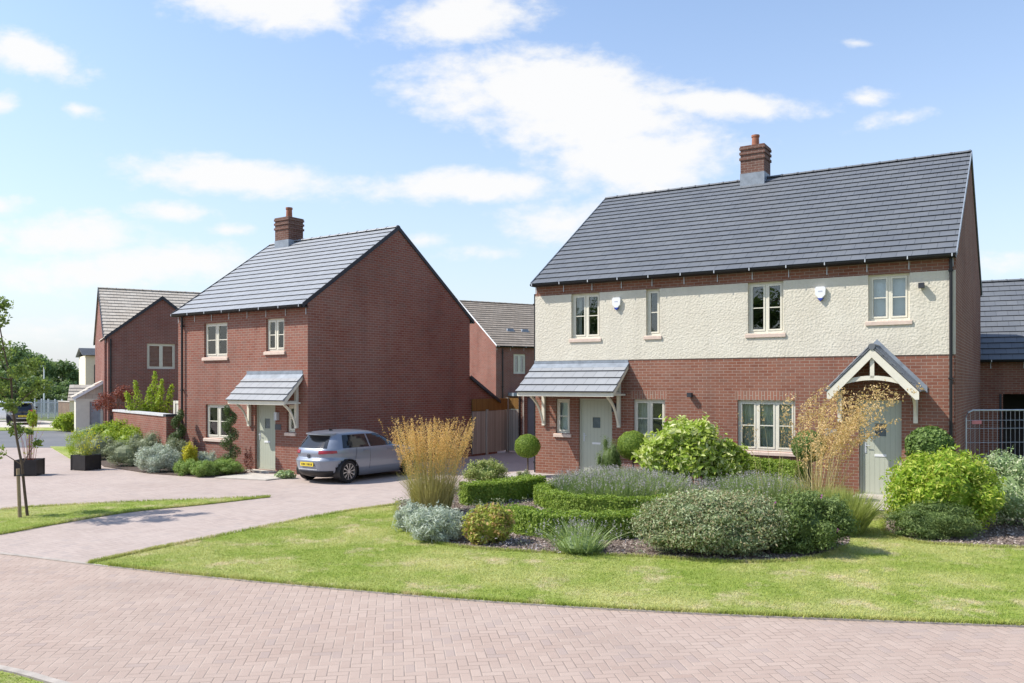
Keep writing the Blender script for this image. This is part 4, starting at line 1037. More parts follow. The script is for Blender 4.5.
# hedges
h1 = [gp(464, 506), gp(500, 503), gp(536, 496.5)]
hedge('box_hedge', 'straight clipped box hedge running toward the ball topiary', smooth(h1, 4), .50, .50, LM['box'], leaf=.045, dens=2600)
cx0, cy0, rr0 = 2.38, 18.45, 1.72
ring = [(cx0+rr0*math.cos(2*math.pi*k/40), cy0+rr0*math.sin(2*math.pi*k/40)) for k in range(40)]
hedge('box_hedge', 'round clipped box hedge ring enclosing the lavender', ring, .34, .40, LM['box'], closed=True, leaf=.045, dens=2600)
h2 = smooth([gp(p, q) for p, q in ((508, 531), (545, 538), (600, 540), (655, 536))], 4)
hedge('box_hedge', 'low curved clipped hedge between the lavender ring and the lawn', h2, .46, .46, LM['box'], leaf=.045, dens=2600)
hedge('box_hedge', 'clipped hedge under the three-light window', [((738-512)/F*20.6, 20.6), ((803-512)/F*18.9, 18.9)], .5, .88, LM['box'], leaf=.05, dens=2200)
# lavender
def lavender(name, label, loc, r, n, h, lean=.25, flower=True, mat='lav', wd=.012, fl='lavflower', cat='lavender', fn=.35):
    root = empty(name, (*loc, 0)); a = rnd(n)*2*math.pi; q = np.sqrt(rnd(n))
    P = np.stack([r*.75*q*np.cos(a), r*.75*q*np.sin(a), np.full(n, .03)], 1)
    hh = h*(.75+.35*rnd(n))*(1-.25*q**2); tip = np.stack([P[:, 0]/r*lean*q+rng.normal(size=n)*.05, P[:, 1]/r*lean*q+rng.normal(size=n)*.05, hh], 1)
    V, Q, U = blades(P, tip, wd*(.7+.6*rnd(n)), .2); parts = [(V, Q, U, 0)]
    # leafy mound
    m = int(n*1.2); lb = [(np.array([0, 0, h*.30]), np.array([r*.92, r*.92, h*.40]))]
    P2, N2 = lobe_points(lb, m, .5, .6, .6); parts.append((*leaves(P2, N2, .06, .012), 0)); parts.append((*ball((0, 0, h*.28), (r*.8, r*.8, h*.32), 18, 8), 0))
    V, Q, U, mi = join(parts); qmesh('foliage', V, Q, U, LM[mat], None, root)
    if flower:
        k = rng.random(n) < fn; tp = (P+tip)[k]; tp = np.repeat(tp, 5, 0)+rng.normal(size=(k.sum()*5, 3))*[.008, .008, .03]
        V, Q, U = leaves(tp, rng.normal(size=tp.shape), .025, .016); qmesh('flowers', V, Q, U, LM[fl], None, root)['kind'] = 'stuff'
    return tag(root, label, cat)
lavender('lavender', 'wide mound of lavender inside the round box hedge', (cx0, cy0+.05), 1.66, 8000, .74, .40, fn=.28)
lavender('lavender', 'small wispy lavender clump on the bark in front of the curved hedge', ((580-512)/F*13.2, 13.2), .42, 330, .46, .75, True, 'lav', .014, cat='lavender', fn=.35)
lavender('catmint', 'soft green mound of catmint behind the big grey-green shrub', ((760-512)/F*17.6, 17.6), 1.05, 4200, .72, .3, True, 'lav', .013, fn=.15)
lavender('catmint', 'yellow-green grassy mound at the foot of the tall tan grass', ((838-512)/F*14.9, 14.9), .55, 2600, .80, .55, False, 'green', .010)
lavender('lavender', 'dry purplish lavender between the laurel and the big grey-green shrub', ((700-512)/F*17.6, 17.6), .38, 500, .6, .2, True, 'lav', .012, fn=.7)
# low mixed ground cover knitting the bed together: uncountable, one object
gpts = scatter(bed_a, 520, (ring,), ((-3.2, 11.8), (6.8, 20.5))); gpts = gpts[rng.random(len(gpts)) < .8]
Gp, Gn = [], []
for (px_, py_) in gpts:
    k_ = int(14+26*random.random()); r_ = .06+.10*random.random(); h_ = .05+.12*random.random()
    d_ = rng.normal(size=(k_, 3))*[r_*.6, r_*.6, 0]; d_[:, 2] = h_*rnd(k_)**.7
    Gp.append(d_+[px_, py_, .035]); Gn.append(rng.normal(size=(k_, 3))*.7+[0, 0, .7])
V, Q, U = leaves(np.vstack(Gp), np.vstack(Gn), .05, .022); mi_ = (np.repeat(rng.random(len(gpts)), [len(g) for g in Gp]) < .3).astype(int)
o = qmesh('ground_cover', V, Q, U, [LM['greyshrub'], LM['lavflower']], mi_); tag(o, 'low grey-green and purplish ground cover between the shrubs', 'ground cover', kind='stuff')
# tall ornamental grasses
def plume_grass(name, label, loc, n, h, spread, r, stem, plume, green, pl=.34, pw=.012, pn=34, dr=.2, lw=.008, pr=.02, lean=0.0, wind=0.0):
    root = empty(name, (*loc, 0)); a = rnd(n)*2*math.pi; q = np.sqrt(rnd(n))
    P = np.stack([r*q*np.cos(a), r*q*np.sin(a), np.full(n, .03)], 1)
    hh = h*(.60+.45*rnd(n)**.8); b = a+rng.normal(size=n)*.5
    tip = np.stack([np.cos(b)*spread*q*hh+rng.normal(size=n)*.05, np.sin(b)*spread*q*hh+rng.normal(size=n)*.05, hh], 1); tip[:, 0] += lean*hh
    V, Q, U = blades(P, tip, lw, .3); qmesh('stems', V, Q, U, LM[stem], None, root)
    # plumes: little spikelets along the top of each stem
    t = rnd(n*pn); i = np.repeat(np.arange(n), pn); dirn = unit(tip)
    base = (P+tip)[i]; dd = dirn[i]; flat = dd*[1, 1, 0]
    pos = base + dd*(t-.75)[:, None]*pl + flat*(t**2)[:, None]*dr + rng.normal(size=(n*pn, 3))*(pr*(1-.6*np.abs(t-.35))[:, None])
    pos[:, 0] += wind*t**2*(.5+rnd(n)[i]); pos[:, 2] -= .5*abs(wind)*t**2
    N = rng.normal(size=pos.shape); V, Q, U = leaves(pos, N, pw*2.6, pw)
    U[:, 0] = np.repeat(rnd(n)[i]*.7+.3*rnd(n*pn), 4)
    qmesh('plumes', V, Q, U, LM[plume], None, root)
    m = int(n*2.2); a = rnd(m)*2*math.pi; q = np.sqrt(rnd(m))
    P = np.stack([r*q*np.cos(a), r*q*np.sin(a), np.full(m, .02)], 1); lh = h*(.22+.3*rnd(m))
    tip = np.stack([np.cos(a)*lh*.55*q+rng.normal(size=m)*.06, np.sin(a)*lh*.55*q+rng.normal(size=m)*.06, lh], 1)
    V, Q, U = blades(P, tip, .011, .5); qmesh('foliage', V, Q, U, LM[green], None, root)
    return tag(root, label, 'ornamental grass')
x, y = (432-512)/F*17.0, 17.0
plume_grass('feather_reed_grass', 'tall orange-gold feathery grass clump at the drive corner of the bed', (x, y), 420, 1.76, .31, .36, 'olive', 'gold', 'olive', .52, .012, 40, .06, .007, .016)
plume_grass('giant_feather_grass', 'tall tan oat-like grass arching in front of the gabled porch door', ((818-512)/F*16.6, 16.6), 56, 2.50, .27, .30, 'straw', 'tan', 'olive', .85, .024, 88, .30, .010, .055, .10, .40)
plume_grass('giant_feather_grass', 'sparse pale grass stems rising in front of the three-light window', ((776-512)/F*16.9, 16.9), 11, 2.15, .18, .3, 'straw', 'tan', 'green', .5, .018, 26, .25, .008, .05)
# silver and amber shrubs at the corner
x, y = at(440, 548)
def silverbush(label, loc, r, n, k=8, mat='silver', leaf=.055, asp=.18):
    return bush('santolina', label, 'shrub', loc, r, n, leaf, LM[mat], k+4, asp=asp, sprigs=120, jit=1.3)
silverbush('silver-leaved santolina mound at the lawn edge, left end of the central bed', ((437-512)/F*14.15, 14.15), (.56, .42, .60), 8000, leaf=.08)
silverbush('smaller silver clump behind the santolina at the foot of the gold grass', ((412-512)/F*15.0, 15.0), (.34, .3, .52), 3800, 6, leaf=.08)
bush('spiraea', 'amber and green leafy shrub beside the silver santolina', 'shrub', ((489-512)/F*13.9, 13.9), (.47, .4, .68), 3600, .065, LM['amber'], 9, sprigs=40, asp=.55)
bush('sedum', 'pale pinkish flowering clump behind the amber shrub', 'flower', ((484-512)/F*15.2, 15.2), (.36, .3, .52), 2600, .04, LM['greyshrub'], 6, flowers=(LM['pinkish'], 60, .035))
bush('euonymus', 'yellow variegated euonymus behind the straight box hedge', 'shrub', ((486-512)/F*21.6, 21.6), (.62, .5, .76), 6500, .045, LM['euon'], 8, sprigs=30)
bush('shrub', 'small green bush at the foot of the left ball topiary', 'shrub', ((524-512)/F*22.4, 22.4), (.28, .25, .38), 1800, .035, LM['cistus'], 5)
b = MB(); b.box(-.11, .11, -.11, .11, 0, .52); b.box(-.125, .125, -.125, .125, .521, .575)
o = b.build('brick_pier', M['brick_r'], None, ((697-512)/F*18.9, 18.9, 0), R(-32)); tag(o, 'low red brick pier half hidden under the yellow-green laurel', 'brick pier')

# ================================================================== FRONT GARDEN OF THE DETACHED HOUSE
silverbush('silver santolina dome nearest the camera, left of the low green mounds', ((159-512)/F*25.2, 25.2), (.72, .55, .86), 8000, 9, leaf=.06, asp=.3)
bush('shrub', 'grey-green shrub right of the black planter with yellow plant', 'shrub', ((126-512)/F*27.0, 27.0), (.80, .6, .92), 8000, .05, LM['greyshrub'], 9, sprigs=30, asp=.3)
bush('shrub', 'large grey-green shrub behind the silver dome along the garden wall', 'shrub', ((148-512)/F*28.3, 28.3), (.85, .6, 1.1), 7000, .05, LM['greyshrub'], 9, sprigs=30, asp=.3)
bush('shrub', 'grey feathery shrub directly behind the black planter', 'shrub', ((97-512)/F*29.3, 29.3), (.72, .6, .98), 6000, .05, LM['greyshrub'], 8, sprigs=40, asp=.2)
bush('shrub', 'green shrub along the brick garden wall below the coping', 'shrub', ((130-512)/F*30.0, 30.0), (1.1, .5, 1.15), 5000, .075, LM['lime'], 9, sprigs=40)
bush('shrub', 'straggly yellow-green plant beside the road corner', 'shrub', ((80-512)/F*30.5, 30.5), (.55, .45, 1.0), 2600, .07, LM['lime'], 7, sprigs=50, core=False, asp=.25)
bush('shrub', 'pale green shrub under the far house porch', 'shrub', ((96-512)/F*35, 35), (1.0, .7, .95), 5000, .07, LM['varieg'], 8, sprigs=30, asp=.3)
bush('shrub', 'lime green plants in the far garden left of the porch', 'shrub', ((70-512)/F*47, 47), (1.1, .8, 1.1), 3500, .12, LM['lime'], 8, sprigs=30)
bush('shrub', 'grey-green bushy shrub filling the border behind the silver dome', 'shrub', ((172-512)/F*26.6, 26.6), (.62, .5, .95), 5000, .055, LM['greyshrub'], 9, sprigs=40, asp=.3)
bush('shrub', 'fresh green leafy shrub near the thin red-leaved sapling', 'shrub', ((112-512)/F*31.2, 31.2), (.9, .5, 1.35), 4200, .08, LM['lime'], 9, sprigs=50)
bush('conifer', 'golden yellow cone-shaped conifer under the left ground-floor window', 'shrub', ((190-512)/F*25.4, 25.4), (.27, .27, .92), 3600, .05, LM['yellow'], 6, size=(.3, .5))
silverbush('small silver ball shrub below the left ground-floor window', ((207-512)/F*25.6, 25.6), (.36, .32, .62), 3500, 6, leaf=.05, asp=.3)
def mound(label, px, Y, r, n, mat):
    return bush('hebe', label, 'shrub', ((px-512)/F*Y, Y), (r, r*.85, .50), n*2, .055, LM['hebe'], 9, sprigs=60, asp=.25)
mound('low green mound at the left foot of the golden conifer', 187, 24.4, .42, 2000, 'green')
mound('low green mound nearest the sage door of the detached house', 226, 24.5, .55, 2600, 'green')
mound('bright low green mound in front of its two neighbours', 203, 24.0, .40, 2000, 'green')
def spiral(label, px, Y, h, turns, r0):
    X = (px-512)/F*Y; root = empty('spiral_topiary', (X, Y, 0)); b = MB(); b.tube([(0, 0, 0), (.02, 0, h*.5), (0, 0, h*.95)], [.03, .025, .012], 7); b.build('trunk', M['bark'], root)
    n = 6000; t = rnd(n); a = t*turns*2*math.pi; rad = r0*(1-.55*t)
    c = np.stack([np.cos(a)*rad*.55, np.sin(a)*rad*.55, .12+t*(h-.15)], 1); d = unit(rng.normal(size=(n, 3)))
    P = c+d*np.stack([rad*.62, rad*.62, np.full(n, h/turns*.27)], 1)*(1-.15*np.abs(rng.normal(size=n)))[:, None]; P[:, 2] = np.maximum(P[:, 2], .02)
    clipped('crown', P, d+rng.normal(size=(n, 3))*.4, .04, LM['topiary'], parent=root)
    return tag(root, label, 'topiary tree', 'spiral clipped yews')
spiral('dark spiral-clipped yew between the left window and the sage door', 230, 25.0, 1.95, 3.6, .34)
spiral('dark spiral-clipped yew at the far left corner beside the garden wall end', 178, 27.2, 1.75, 3.2, .36)
bush('hosta', 'low pale leafy plant at the foot of the wall beside the parked grey hatchback', 'plant', ((285-512)/F*23.6, 23.6), (.34, .2, .24), 420, .12, LM['varieg'], 5, asp=.5, core=False)
bush('shrub', 'dark thin stems standing mostly for the spiral yew shadow on the brick wall left of the sage door', 'shrub', ((249-512)/F*24.9, 24.9), (.16, .14, .8), 500, .04, LM['red'], 5, sprigs=16, core=False)  # dark leaf faces stand mostly for the spiral yew's cast shadow on the wall
# garden wall with coping
wa_, wb_ = Vector((-15.45, 32.9)), Vector((-11.35, 27.85)); dv = wb_-wa_; an = math.atan2(dv.y, dv.x)
gw = empty('garden_wall', (wa_.x, wa_.y, 0), an); Lw = dv.length; tag(gw, 'low brick garden wall with pale coping joining the two left houses', 'wall')
b = MB(); b.box(0, Lw, -.11, .11, 0, 1.58); b.box(Lw, Lw+.26, -.16, .16, 0, 1.58); b.build('wall', M['brick_l'], gw)
b = MB(); b.box(-.02, Lw-.002, -.15, .15, 1.582, 1.66); b.build('coping', plain('coping_stone', (.50, .50, .50), .8), gw)
b = MB(); b.box(Lw, Lw+.29, -.18, .18, 1.582, 1.66); b.build('pier_cap', M['dark_trim'], gw)
b = MB(); b.box(0, .1, -.05, .05, 0, 2.05); b.box(1.0, 1.1, -.05, .05, 0, 2.05); b.box(.1, 1.0, -.04, .04, 1.95, 2.05); b.box(.1, 1.0, -.02, .02, .1, 1.95)
o = b.build('garden_gate', M['cream'], None, (-12.1, 30.2, 0), R(-34)); tag(o, 'pale garden gate just behind the end of the brick garden wall', 'gate')
# shrubs behind the wall: upright lime stems
root = empty('lilac', ((149-512)/F*31.5, 31.5, 0)); b = MB(); Ps = []; Ns = []
for k, (dx, hgt) in enumerate(((-.72, 2.35), (-.42, 2.75), (-.1, 2.5), (.12, 3.1), (.35, 2.45), (.55, 2.8), (.75, 2.6), (-.2, 1.9), (.3, 1.9))):
    p0 = Vector((dx*.3, random.uniform(-.2, .2), 0)); p1 = Vector((dx, random.uniform(-.3, .3), hgt)); b.tube([p0, p0.lerp(p1, .5)+Vector((dx*.1, 0, 0)), p1], [.03, .02, .008], 6)
    m = 620; t = .42+.58*rnd(m); c = np.array(p0)+(np.array(p1)-np.array(p0))*t[:, None]; w = (.20*np.sin(np.clip((1.06-t)/.64, 0, 1)*math.pi*.62)+.04)
    d = unit(rng.normal(size=(m, 3))); Ps.append(c+d*(w*rnd(m)**.5)[:, None]); Ns.append(d+rng.normal(size=(m, 3))*.6)
b.build('trunk', M['bark'], root); P = np.vstack(Ps); s = .085*(.6+.8*rnd(len(P))); V, Q, U = leaves(P, np.vstack(Ns), s, s*.5); qmesh('crown', V, Q, U, LM['lime'], None, root)
tag(root, 'upright lime green leafy tree behind the brick garden wall', 'tree')
tree('red_maple', 'thin red-leaved sapling against the far house downpipe', ((118-512)/F*33.6, 33.6), 2.9, .8, 2000, .08, LM['red'], 2.3, None, 16, r0=.03)
# planters
def planter(loc, rz, label):
    root = empty('planter', (*loc, 0), rz); w, h = .29, .47
    b = MB(); b.box(-w, w, -w, -w+.03, .02, h); b.box(-w, w, w-.03, w, .02, h); b.box(-w, -w+.03, -w+.03, w-.03, .02, h); b.box(w-.03, w, -w+.03, w-.03, .02, h); b.box(-w+.03, w-.03, -w+.03, w-.03, .02, .06)
    for x in (-w-.012, w-.03):
        for y in (-w-.012, w-.03): b.box(x, x+.042, y, y+.042, 0, h+.004)
    b.build('box', M['planter'], root); b = MB(); b.box(-w+.03, w-.03, -w+.03, w-.03, .06, h-.05); b.build('soil', M['soil'], root)
    return tag(root, label, 'planter', 'black square planters on the paving')
pA = gp(23, 476.5); pB = gp(80, 471.0)
planter((pA[0], pA[1]+.33), R(8), 'black square planter holding bare stems, nearer the young tree'); planter((pB[0], pB[1]+.36), R(-22), 'black square planter holding a spiky yellow-green plant')
def pot_plant(name, label, loc, z, n, h, mat, spread, wd, leafn=0, stem='straw'):
    root = empty(name, (*loc, z)); a = rnd(n)*2*math.pi; q = rnd(n)
    P = np.stack([.15*q*np.cos(a), .15*q*np.sin(a), np.zeros(n)], 1); hh = h*(.5+.5*rnd(n)); tip = np.stack([np.cos(a)*spread*hh*q, np.sin(a)*spread*hh*q, hh], 1)
    V, Q, U = blades(P, tip, wd, .5); qmesh('stems', V, Q, U, LM[mat if not leafn else stem], None, root)
    if leafn:
        i = rng.integers(0, n, leafn); t = .15+.85*rnd(leafn); pos = P[i]+tip[i]*t[:, None]+rng.normal(size=(leafn, 3))*.06; V, Q, U = leaves(pos, rng.normal(size=(leafn, 3)), .07, .04); qmesh('foliage', V, Q, U, LM[mat], None, root)
    return tag(root, label, 'plant')
pot_plant('cordyline', 'spiky yellow-green plant growing in the planter beside the shrubs', (pB[0], pB[1]+.36), .42, 46, .95, 'yellow', .7, .02, 130, 'green')
pot_plant('bare_shrub', 'thin bare stems with a few leaves growing in the left planter', (pA[0], pA[1]+.33), .42, 26, 1.35, 'lime', .32, .014, 30, 'red')

# ================================================================== FENCES BETWEEN THE HOUSES
fe = empty('wooden_fence', (-1.45, 30.75, 0), math.atan2(2.0, 1.25)); tag(fe, 'weathered board fence with an orange-brown trellis top between the two houses', 'fence')
Lf = math.hypot(1.25, 2.0)
b = MB(); b.box(0, Lf, -.02, .02, .08, 1.64); b.build('panel', M['fence'], fe)
b = MB(); b.box(0, Lf, -.03, .03, 1.66, 2.1); b.build('trellis', M['trellis'], fe)
b = MB(); b.box(Lf*.36, Lf*.36+.09, -.09, -.022, 0, 1.7); b.build('post', M['fence'], fe)
b = MB(); b.box(Lf, Lf+.1, -.05, .05, 0, 2.12); b.build('post', M['fence'], fe)
f2 = empty('wooden_fence', (-.17, 32.85, 0), math.atan2(-.35, .62)); tag(f2, 'short shaded board fence panel meeting the brick garage', 'fence')
b = MB(); b.box(.02, .55, -.02, .02, .05, 1.66); b.build('panel', M['fence'], f2)
b = MB(); b.box(.02, .55, -.03, .03, 1.68, 2.1); b.build('trellis', M['trellis'], f2)
# temporary wire fence on the right
tf = empty('wire_fence_panel', ((966-512)/F*20.8, 20.8, 0), R(8)); tag(tf, 'galvanised temporary wire fence panel with a red tag beside the house corner', 'fence')
b = MB(); Hf, Wf = 2.0, 3.4
b.tube([(0, 0, .1), (0, 0, Hf-.18), (.05, 0, Hf-.06), (.18, 0, Hf), (Wf-.18, 0, Hf), (Wf-.05, 0, Hf-.06), (Wf, 0, Hf-.18), (Wf, 0, .1)], .021, 8); b.tube([(0, 0, .2), (Wf, 0, .2)], .016, 8)
b.build('frame', M['galv'], tf)
b = MB()
for i in range(1, 28): b.tube([(Wf*i/28, 0, .2), (Wf*i/28, 0, Hf-.02)], .0055, 4, False)
for z in (.5, .85, 1.2, 1.55, 1.75): b.tube([(0, -.008, z), (Wf, -.008, z)], .0055, 4, False)
b.build('mesh', M['galv'], tf)
b = MB(); b.box(.14, .40, -.03, -.022, 1.66, 1.75); b.build('tag', plain('pink_tag', (.62, .22, .22), .6), tf)
b = MB(); b.box(-.2, .25, -.3, .3, 0, .12); b.box(Wf-.25, Wf+.2, -.3, .3, 0, .12); b.build('foot', M['concrete'], tf)

# ================================================================== THE PARKED HATCHBACK
def make_car(name, paint):
    root = empty(name, (0, 0, 0))
    Zk = np.array([.17, .24, .32, .42, .55, .66, .74, .80, .86, .92, .97, 1.01, 1.06, 1.15, 1.25, 1.34, 1.40, 1.44, 1.465, 1.48])
    xr = np.array([.30, .10, .04, .03, .02, .0, .09, .08, .07, .09, .12, .15, .19, .27, .36, .42, .40, .55, .95, 1.5])
    xf = np.array([4.0, 4.17, 4.23, 4.26, 4.27, 4.25, 4.2, 4.08, 3.86, 3.55, 3.22, 3.08, 2.96, 2.80, 2.60, 2.38, 2.20, 2.02, 1.80, 1.6])
    wk = np.array([.72, .80, .85, .88, .895, .897, .895, .893, .888, .876, .86, .835, .81, .77, .725, .68, .64, .58, .46, .05])
    ex = np.array([3, 3.2, 3.4, 3.6, 3.8, 3.9, 3.9, 3.9, 3.9, 3.9, 4.0, 4.0, 4.0, 4.2, 4.2, 4.2, 4.0, 3.6, 3.0, 2.2])
    def prm(z): return [np.interp(z, Zk, q) for q in (xr, xf, wk, ex)]
    def Sf(t, z, off=0.0):
        """t: angle, 0 = rear centre (-x), + towards the right side (-y)"""
        a, b, w, e = prm(z); hx = (b-a)/2; cx = (a+b)/2
        c, s = math.cos(t), math.sin(t); r = (abs(c)**e+abs(s)**e)**(-1/e)
        n = Vector((-c*abs(c)**(e-2)*w, -s*abs(s)**(e-2)*hx, 0)); n = n.normalized() if n.length else n
        p = Vector((cx-hx*r*c, -w*r*s, z)); return p+n*off
    def patch(mb, t0, t1, z0, z1, off, nt=10, nz=6, f=None):
        for i in range(nt):
            for j in range(nz):
                q = []
                for (u, v) in ((i, j), (i+1, j), (i+1, j+1), (i, j+1)):
                    tt, zz = t0+(t1-t0)*u/nt, z0+(z1-z0)*v/nz
                    if f: tt, zz = f(u/nt, v/nz)
                    q.append(Sf(tt, zz, off))
                mb.poly(q, None, True)
    mb = MB(); nt = 144; zs = np.unique(np.concatenate([np.linspace(.17, 1.40, 46), np.linspace(1.40, 1.48, 10)]))
    ts = [2*math.pi*i/nt for i in range(nt)]
    wheels = ((.78, -1), (.78, 1), (3.40, -1), (3.40, 1)); wr, wz = .345, .315
    rings = [[Sf(t, z) for t in ts] for z in zs]
    for j in range(len(zs)-1):
        for i in range(nt):
            k = (i+1) % nt; q = [rings[j][i], rings[j][k], rings[j+1][k], rings[j+1][i]]
            c = sum((Vector(p) for p in q), Vector())/4
            if abs(c.y) > .55 and any((c.x-wx)**2+(c.z-wz)**2 < (wr+.03)**2 for wx, _ in wheels): continue
            mb.poly(q, None, True)
    mb.poly(rings[-1]); 
    body = mb.build('body', paint, root, weld=True)
    fl = MB(); fl.poly([(p.x, p.y*.98, .2) for p in rings[0]]); fl.box(.4, 3.9, -.55, .55, .19, .7); fl.build('underbody', M['black'], root)
    for wx, sd in wheels:
        ar = MB()
        y0 = sd*.895
        K = 28
        for k in range(K):
            a0, a1 = -.35+3.85*k/K, -.35+3.85*(k+1)/K
            o = lambda a, r, y: (wx+r*math.cos(a), y, max(.17, wz+r*math.sin(a)))
            yy = lambda a, r: sd*(abs(Sf(math.pi/2, max(.2, min(.9, wz+r*math.sin(a)))).y)+.006)
            ar.poly([o(a0, wr+.005, yy(a0, wr)), o(a1, wr+.005, yy(a1, wr)), o(a1, wr+.022, yy(a1, wr+.02)), o(a0, wr+.022, yy(a0, wr+.02))], None, True)
            ar.poly([o(a0, wr+.03, sd*.9), o(a1, wr+.03, sd*.9), o(a1, wr+.03, sd*.55), o(a0, wr+.03, sd*.55)], None, True)
        ar.build('wheel_arch', M['black'], root)
    gl = plain('car_glass', (.015, .018, .022), .06, .1, spec=.7); blk = M['black']
    # side windows
    def sidewin(x0b, x1b, x0t, x1t, z0, z1, sd):
        m = MB(); nx, nz = 14, 6
        for i in range(nx):
            for j in range(nz):
                q = []
                for u, v in ((i, j), (i+1, j), (i+1, j+1), (i, j+1)):
                    z = z0+(z1-z0)*v/nz; a, b, w, e = prm(z); lo = x0b+(x0t-x0b)*v/nz; hi = x1b+(x1t-x1b)*v/nz; x = lo+(hi-lo)*u/nx
                    hx, cx = (b-a)/2, (a+b)/2; yv = w*(max(0, 1-abs((x-cx)/hx)**e))**(1/e); q.append((x, sd*(yv+.006), z))
                m.poly(q if sd < 0 else q[::-1], None, True)
        return m
    for sd in (-1, 1):
        sidewin(.62, 1.62, .72, 1.58, 1.0, 1.36, sd).build('side_window', gl, root); sidewin(1.68, 2.92, 1.64, 2.28, 1.0, 1.36, sd).build('side_window', gl, root)
    rw = MB(); patch(rw, -.30, .30, 1.0, 1.33, .006, 12, 6, lambda u, v: ((-.62+1.24*u)*(1.0-.04*v), 1.0+.345*v)); rw.build('rear_window', gl, root)
    ws = MB(); patch(ws, math.pi-.26, math.pi+.26, 1.04, 1.38, .006); ws.build('windscreen', gl, root)
    sp = MB(); K = 12
    for i in range(K):
        y0, y1 = -.56+1.12*i/K, -.56+1.12*(i+1)/K; f = lambda y: .22+.28*abs(y/.56)**3
        sp.hexa([(f(y0), y0, 1.375), (f(y1), y1, 1.375), (.85, y0, 1.40), (.85, y1, 1.40), (f(y0), y0, 1.405), (f(y1), y1, 1.405), (.85, y0, 1.458-.05*abs(y0)), (.85, y1, 1.458-.05*abs(y1))])
    sp.build('spoiler', paint, root, recalc=True)
    tl = plain('tail_lens', (.28, .012, .02), .15, .2, spec=.6)
    for sd in (-1, 1):
        m = MB(); patch(m, sd*.24, sd*.68, .84, .955, .012, 12, 4, lambda u, v: (sd*(.40+.42*u), .84+.025*u+(.105-.03*u)*v)); m.build('tail_light', tl, root, recalc=True)
    bp = MB(); patch(bp, -.75, .75, .19, .37, .012, 30, 4); bp.build('bumper', blk, root)
    cr = MB(); patch(cr, -.40, .40, .40, .43, .014, 16, 1); cr.build('bumper_trim', M['galv'], root)
    pl = MB(); pl.box(-.012, .0, -.26, .26, .50, .61); po_ = pl.build('number_plate', plain('plate_yellow', (.72, .55, .05), .5, .05), root)
    ch = MB()
    for i, w in enumerate((-.2, -.14, -.08, -.02, .07, .13, .19)): ch.box(-.0145, -.0125, w-.018, w+.018, .525, .585)
    ch.build('plate_marks', blk, po_)
    bd = MB(); bd.lathe([(.052, -.004), (.058, -.010), (.064, -.004)], (.065, 0, .78), 24, 'x')
    for (y0, z0), (y1, z1) in (((-.035, .035), (-.012, -.005)), ((-.012, -.005), (0, .015)), ((0, .015), (.012, -.005)), ((.012, -.005), (.035, .035)), ((-.045, .0), (-.02, -.045)), ((-.02, -.045), (0, -.01)), ((0, -.01), (.02, -.045)), ((.02, -.045), (.045, 0))):
        bd.tube([(.06, y0, .78+z0), (.06, y1, .78+z1)], .006, 5)
    bd.build('badge', M['dark_trim'], root)
    hd = MB()
    for x in (1.45, 2.45):
        for sd in (-1, 1):
            hd = MB(); hd.box(x-.11, x+.11, sd*.9025-.0125, sd*.9025+.0125, .885, .905); hd.build('door_handle', paint, root)
    sm = MB()
    for x0, x1 in (((1.63, 1.0), (1.60, .36)), ((1.1, .98), (1.02, .66))):
        pts = [Vector((x0[0]+(x1[0]-x0[0])*q/8, 0, x0[1]+(x1[1]-x0[1])*q/8)) for q in range(9)]
        for sd in (-1, 1): sm.tube([(p.x, sd*(abs(Sf(math.pi/2, p.z).y)-.001), p.z) for p in pts], .0045, 4)
    sm.build('door_seam', blk, root)
    mr = MB()
    for sd in (-1, 1):
        mr.hexa([(2.78, sd*.84, .98), (2.98, sd*.84, .98), (2.80, sd*1.02, .98), (2.93, sd*1.02, .98), (2.78, sd*.84, 1.10), (2.95, sd*.84, 1.10), (2.80, sd*1.02, 1.10), (2.90, sd*1.02, 1.09)])
    mr.build('mirror', blk, root, recalc=True)
    hl_ = MB(); patch(hl_, math.pi-.62, math.pi-.34, .66, .76, .008); patch(hl_, math.pi+.34, math.pi+.62, .66, .76, .008); hl_.build('headlight', M['white'], root)
    an_ = MB(); an_.hexa([(.85, -.02, 1.45), (1.0, -.02, 1.46), (.85, .02, 1.45), (1.0, .02, 1.46), (.84, -.006, 1.52), (.88, -.006, 1.52), (.84, .006, 1.52), (.88, .006, 1.52)]); an_.build('aerial', blk, root)
    wi = MB(); wi.tube([(.20, -.02, 1.04), (.26, .26, 1.09)], .008, 5); wi.build('wiper', blk, root)
    rub = plain('tyre_rubber', (.02, .02, .021), .85, .1); al = plain('alloy', (.50, .51, .53), .3, .05, metal=.9)
    for wx, sd in wheels:
        w = MB(); yo = sd*.885; yi = sd*.68
        w.lathe([(.21, yo-sd*.02), (.235, yo), (.30, yo+sd*.004), (.325, yo-sd*.02), (.33, (yo+yi)/2), (.325, yi+sd*.02), (.22, yi)], (wx, 0, wz+.015), 36, 'y')
        wo_ = w.build('wheel', rub, root)
        r = MB(); r.lathe([(.205, yo-sd*.05), (.222, yo-sd*.006), (.236, yo-sd*.004)], (wx, 0, wz+.015), 36, 'y'); r.lathe([(0, yo-sd*.012), (.05, yo-sd*.012), (.055, yo-sd*.03)], (wx, 0, wz+.015), 16, 'y')
        for k in range(10):
            a = 2*math.pi*k/10; tw = .16
            def pt(rad, aa, y): return (wx+rad*math.cos(aa), y, wz+.015+rad*math.sin(aa))
            r.hexa([pt(.04, a-.2, yo-sd*.03), pt(.04, a+.2, yo-sd*.03), pt(.218, a+tw-.085, yo-sd*.03), pt(.218, a+tw+.085, yo-sd*.03), pt(.04, a-.2, yo-sd*.012), pt(.04, a+.2, yo-sd*.012), pt(.218, a+tw-.085, yo-sd*.008), pt(.218, a+tw+.085, yo-sd*.008)])
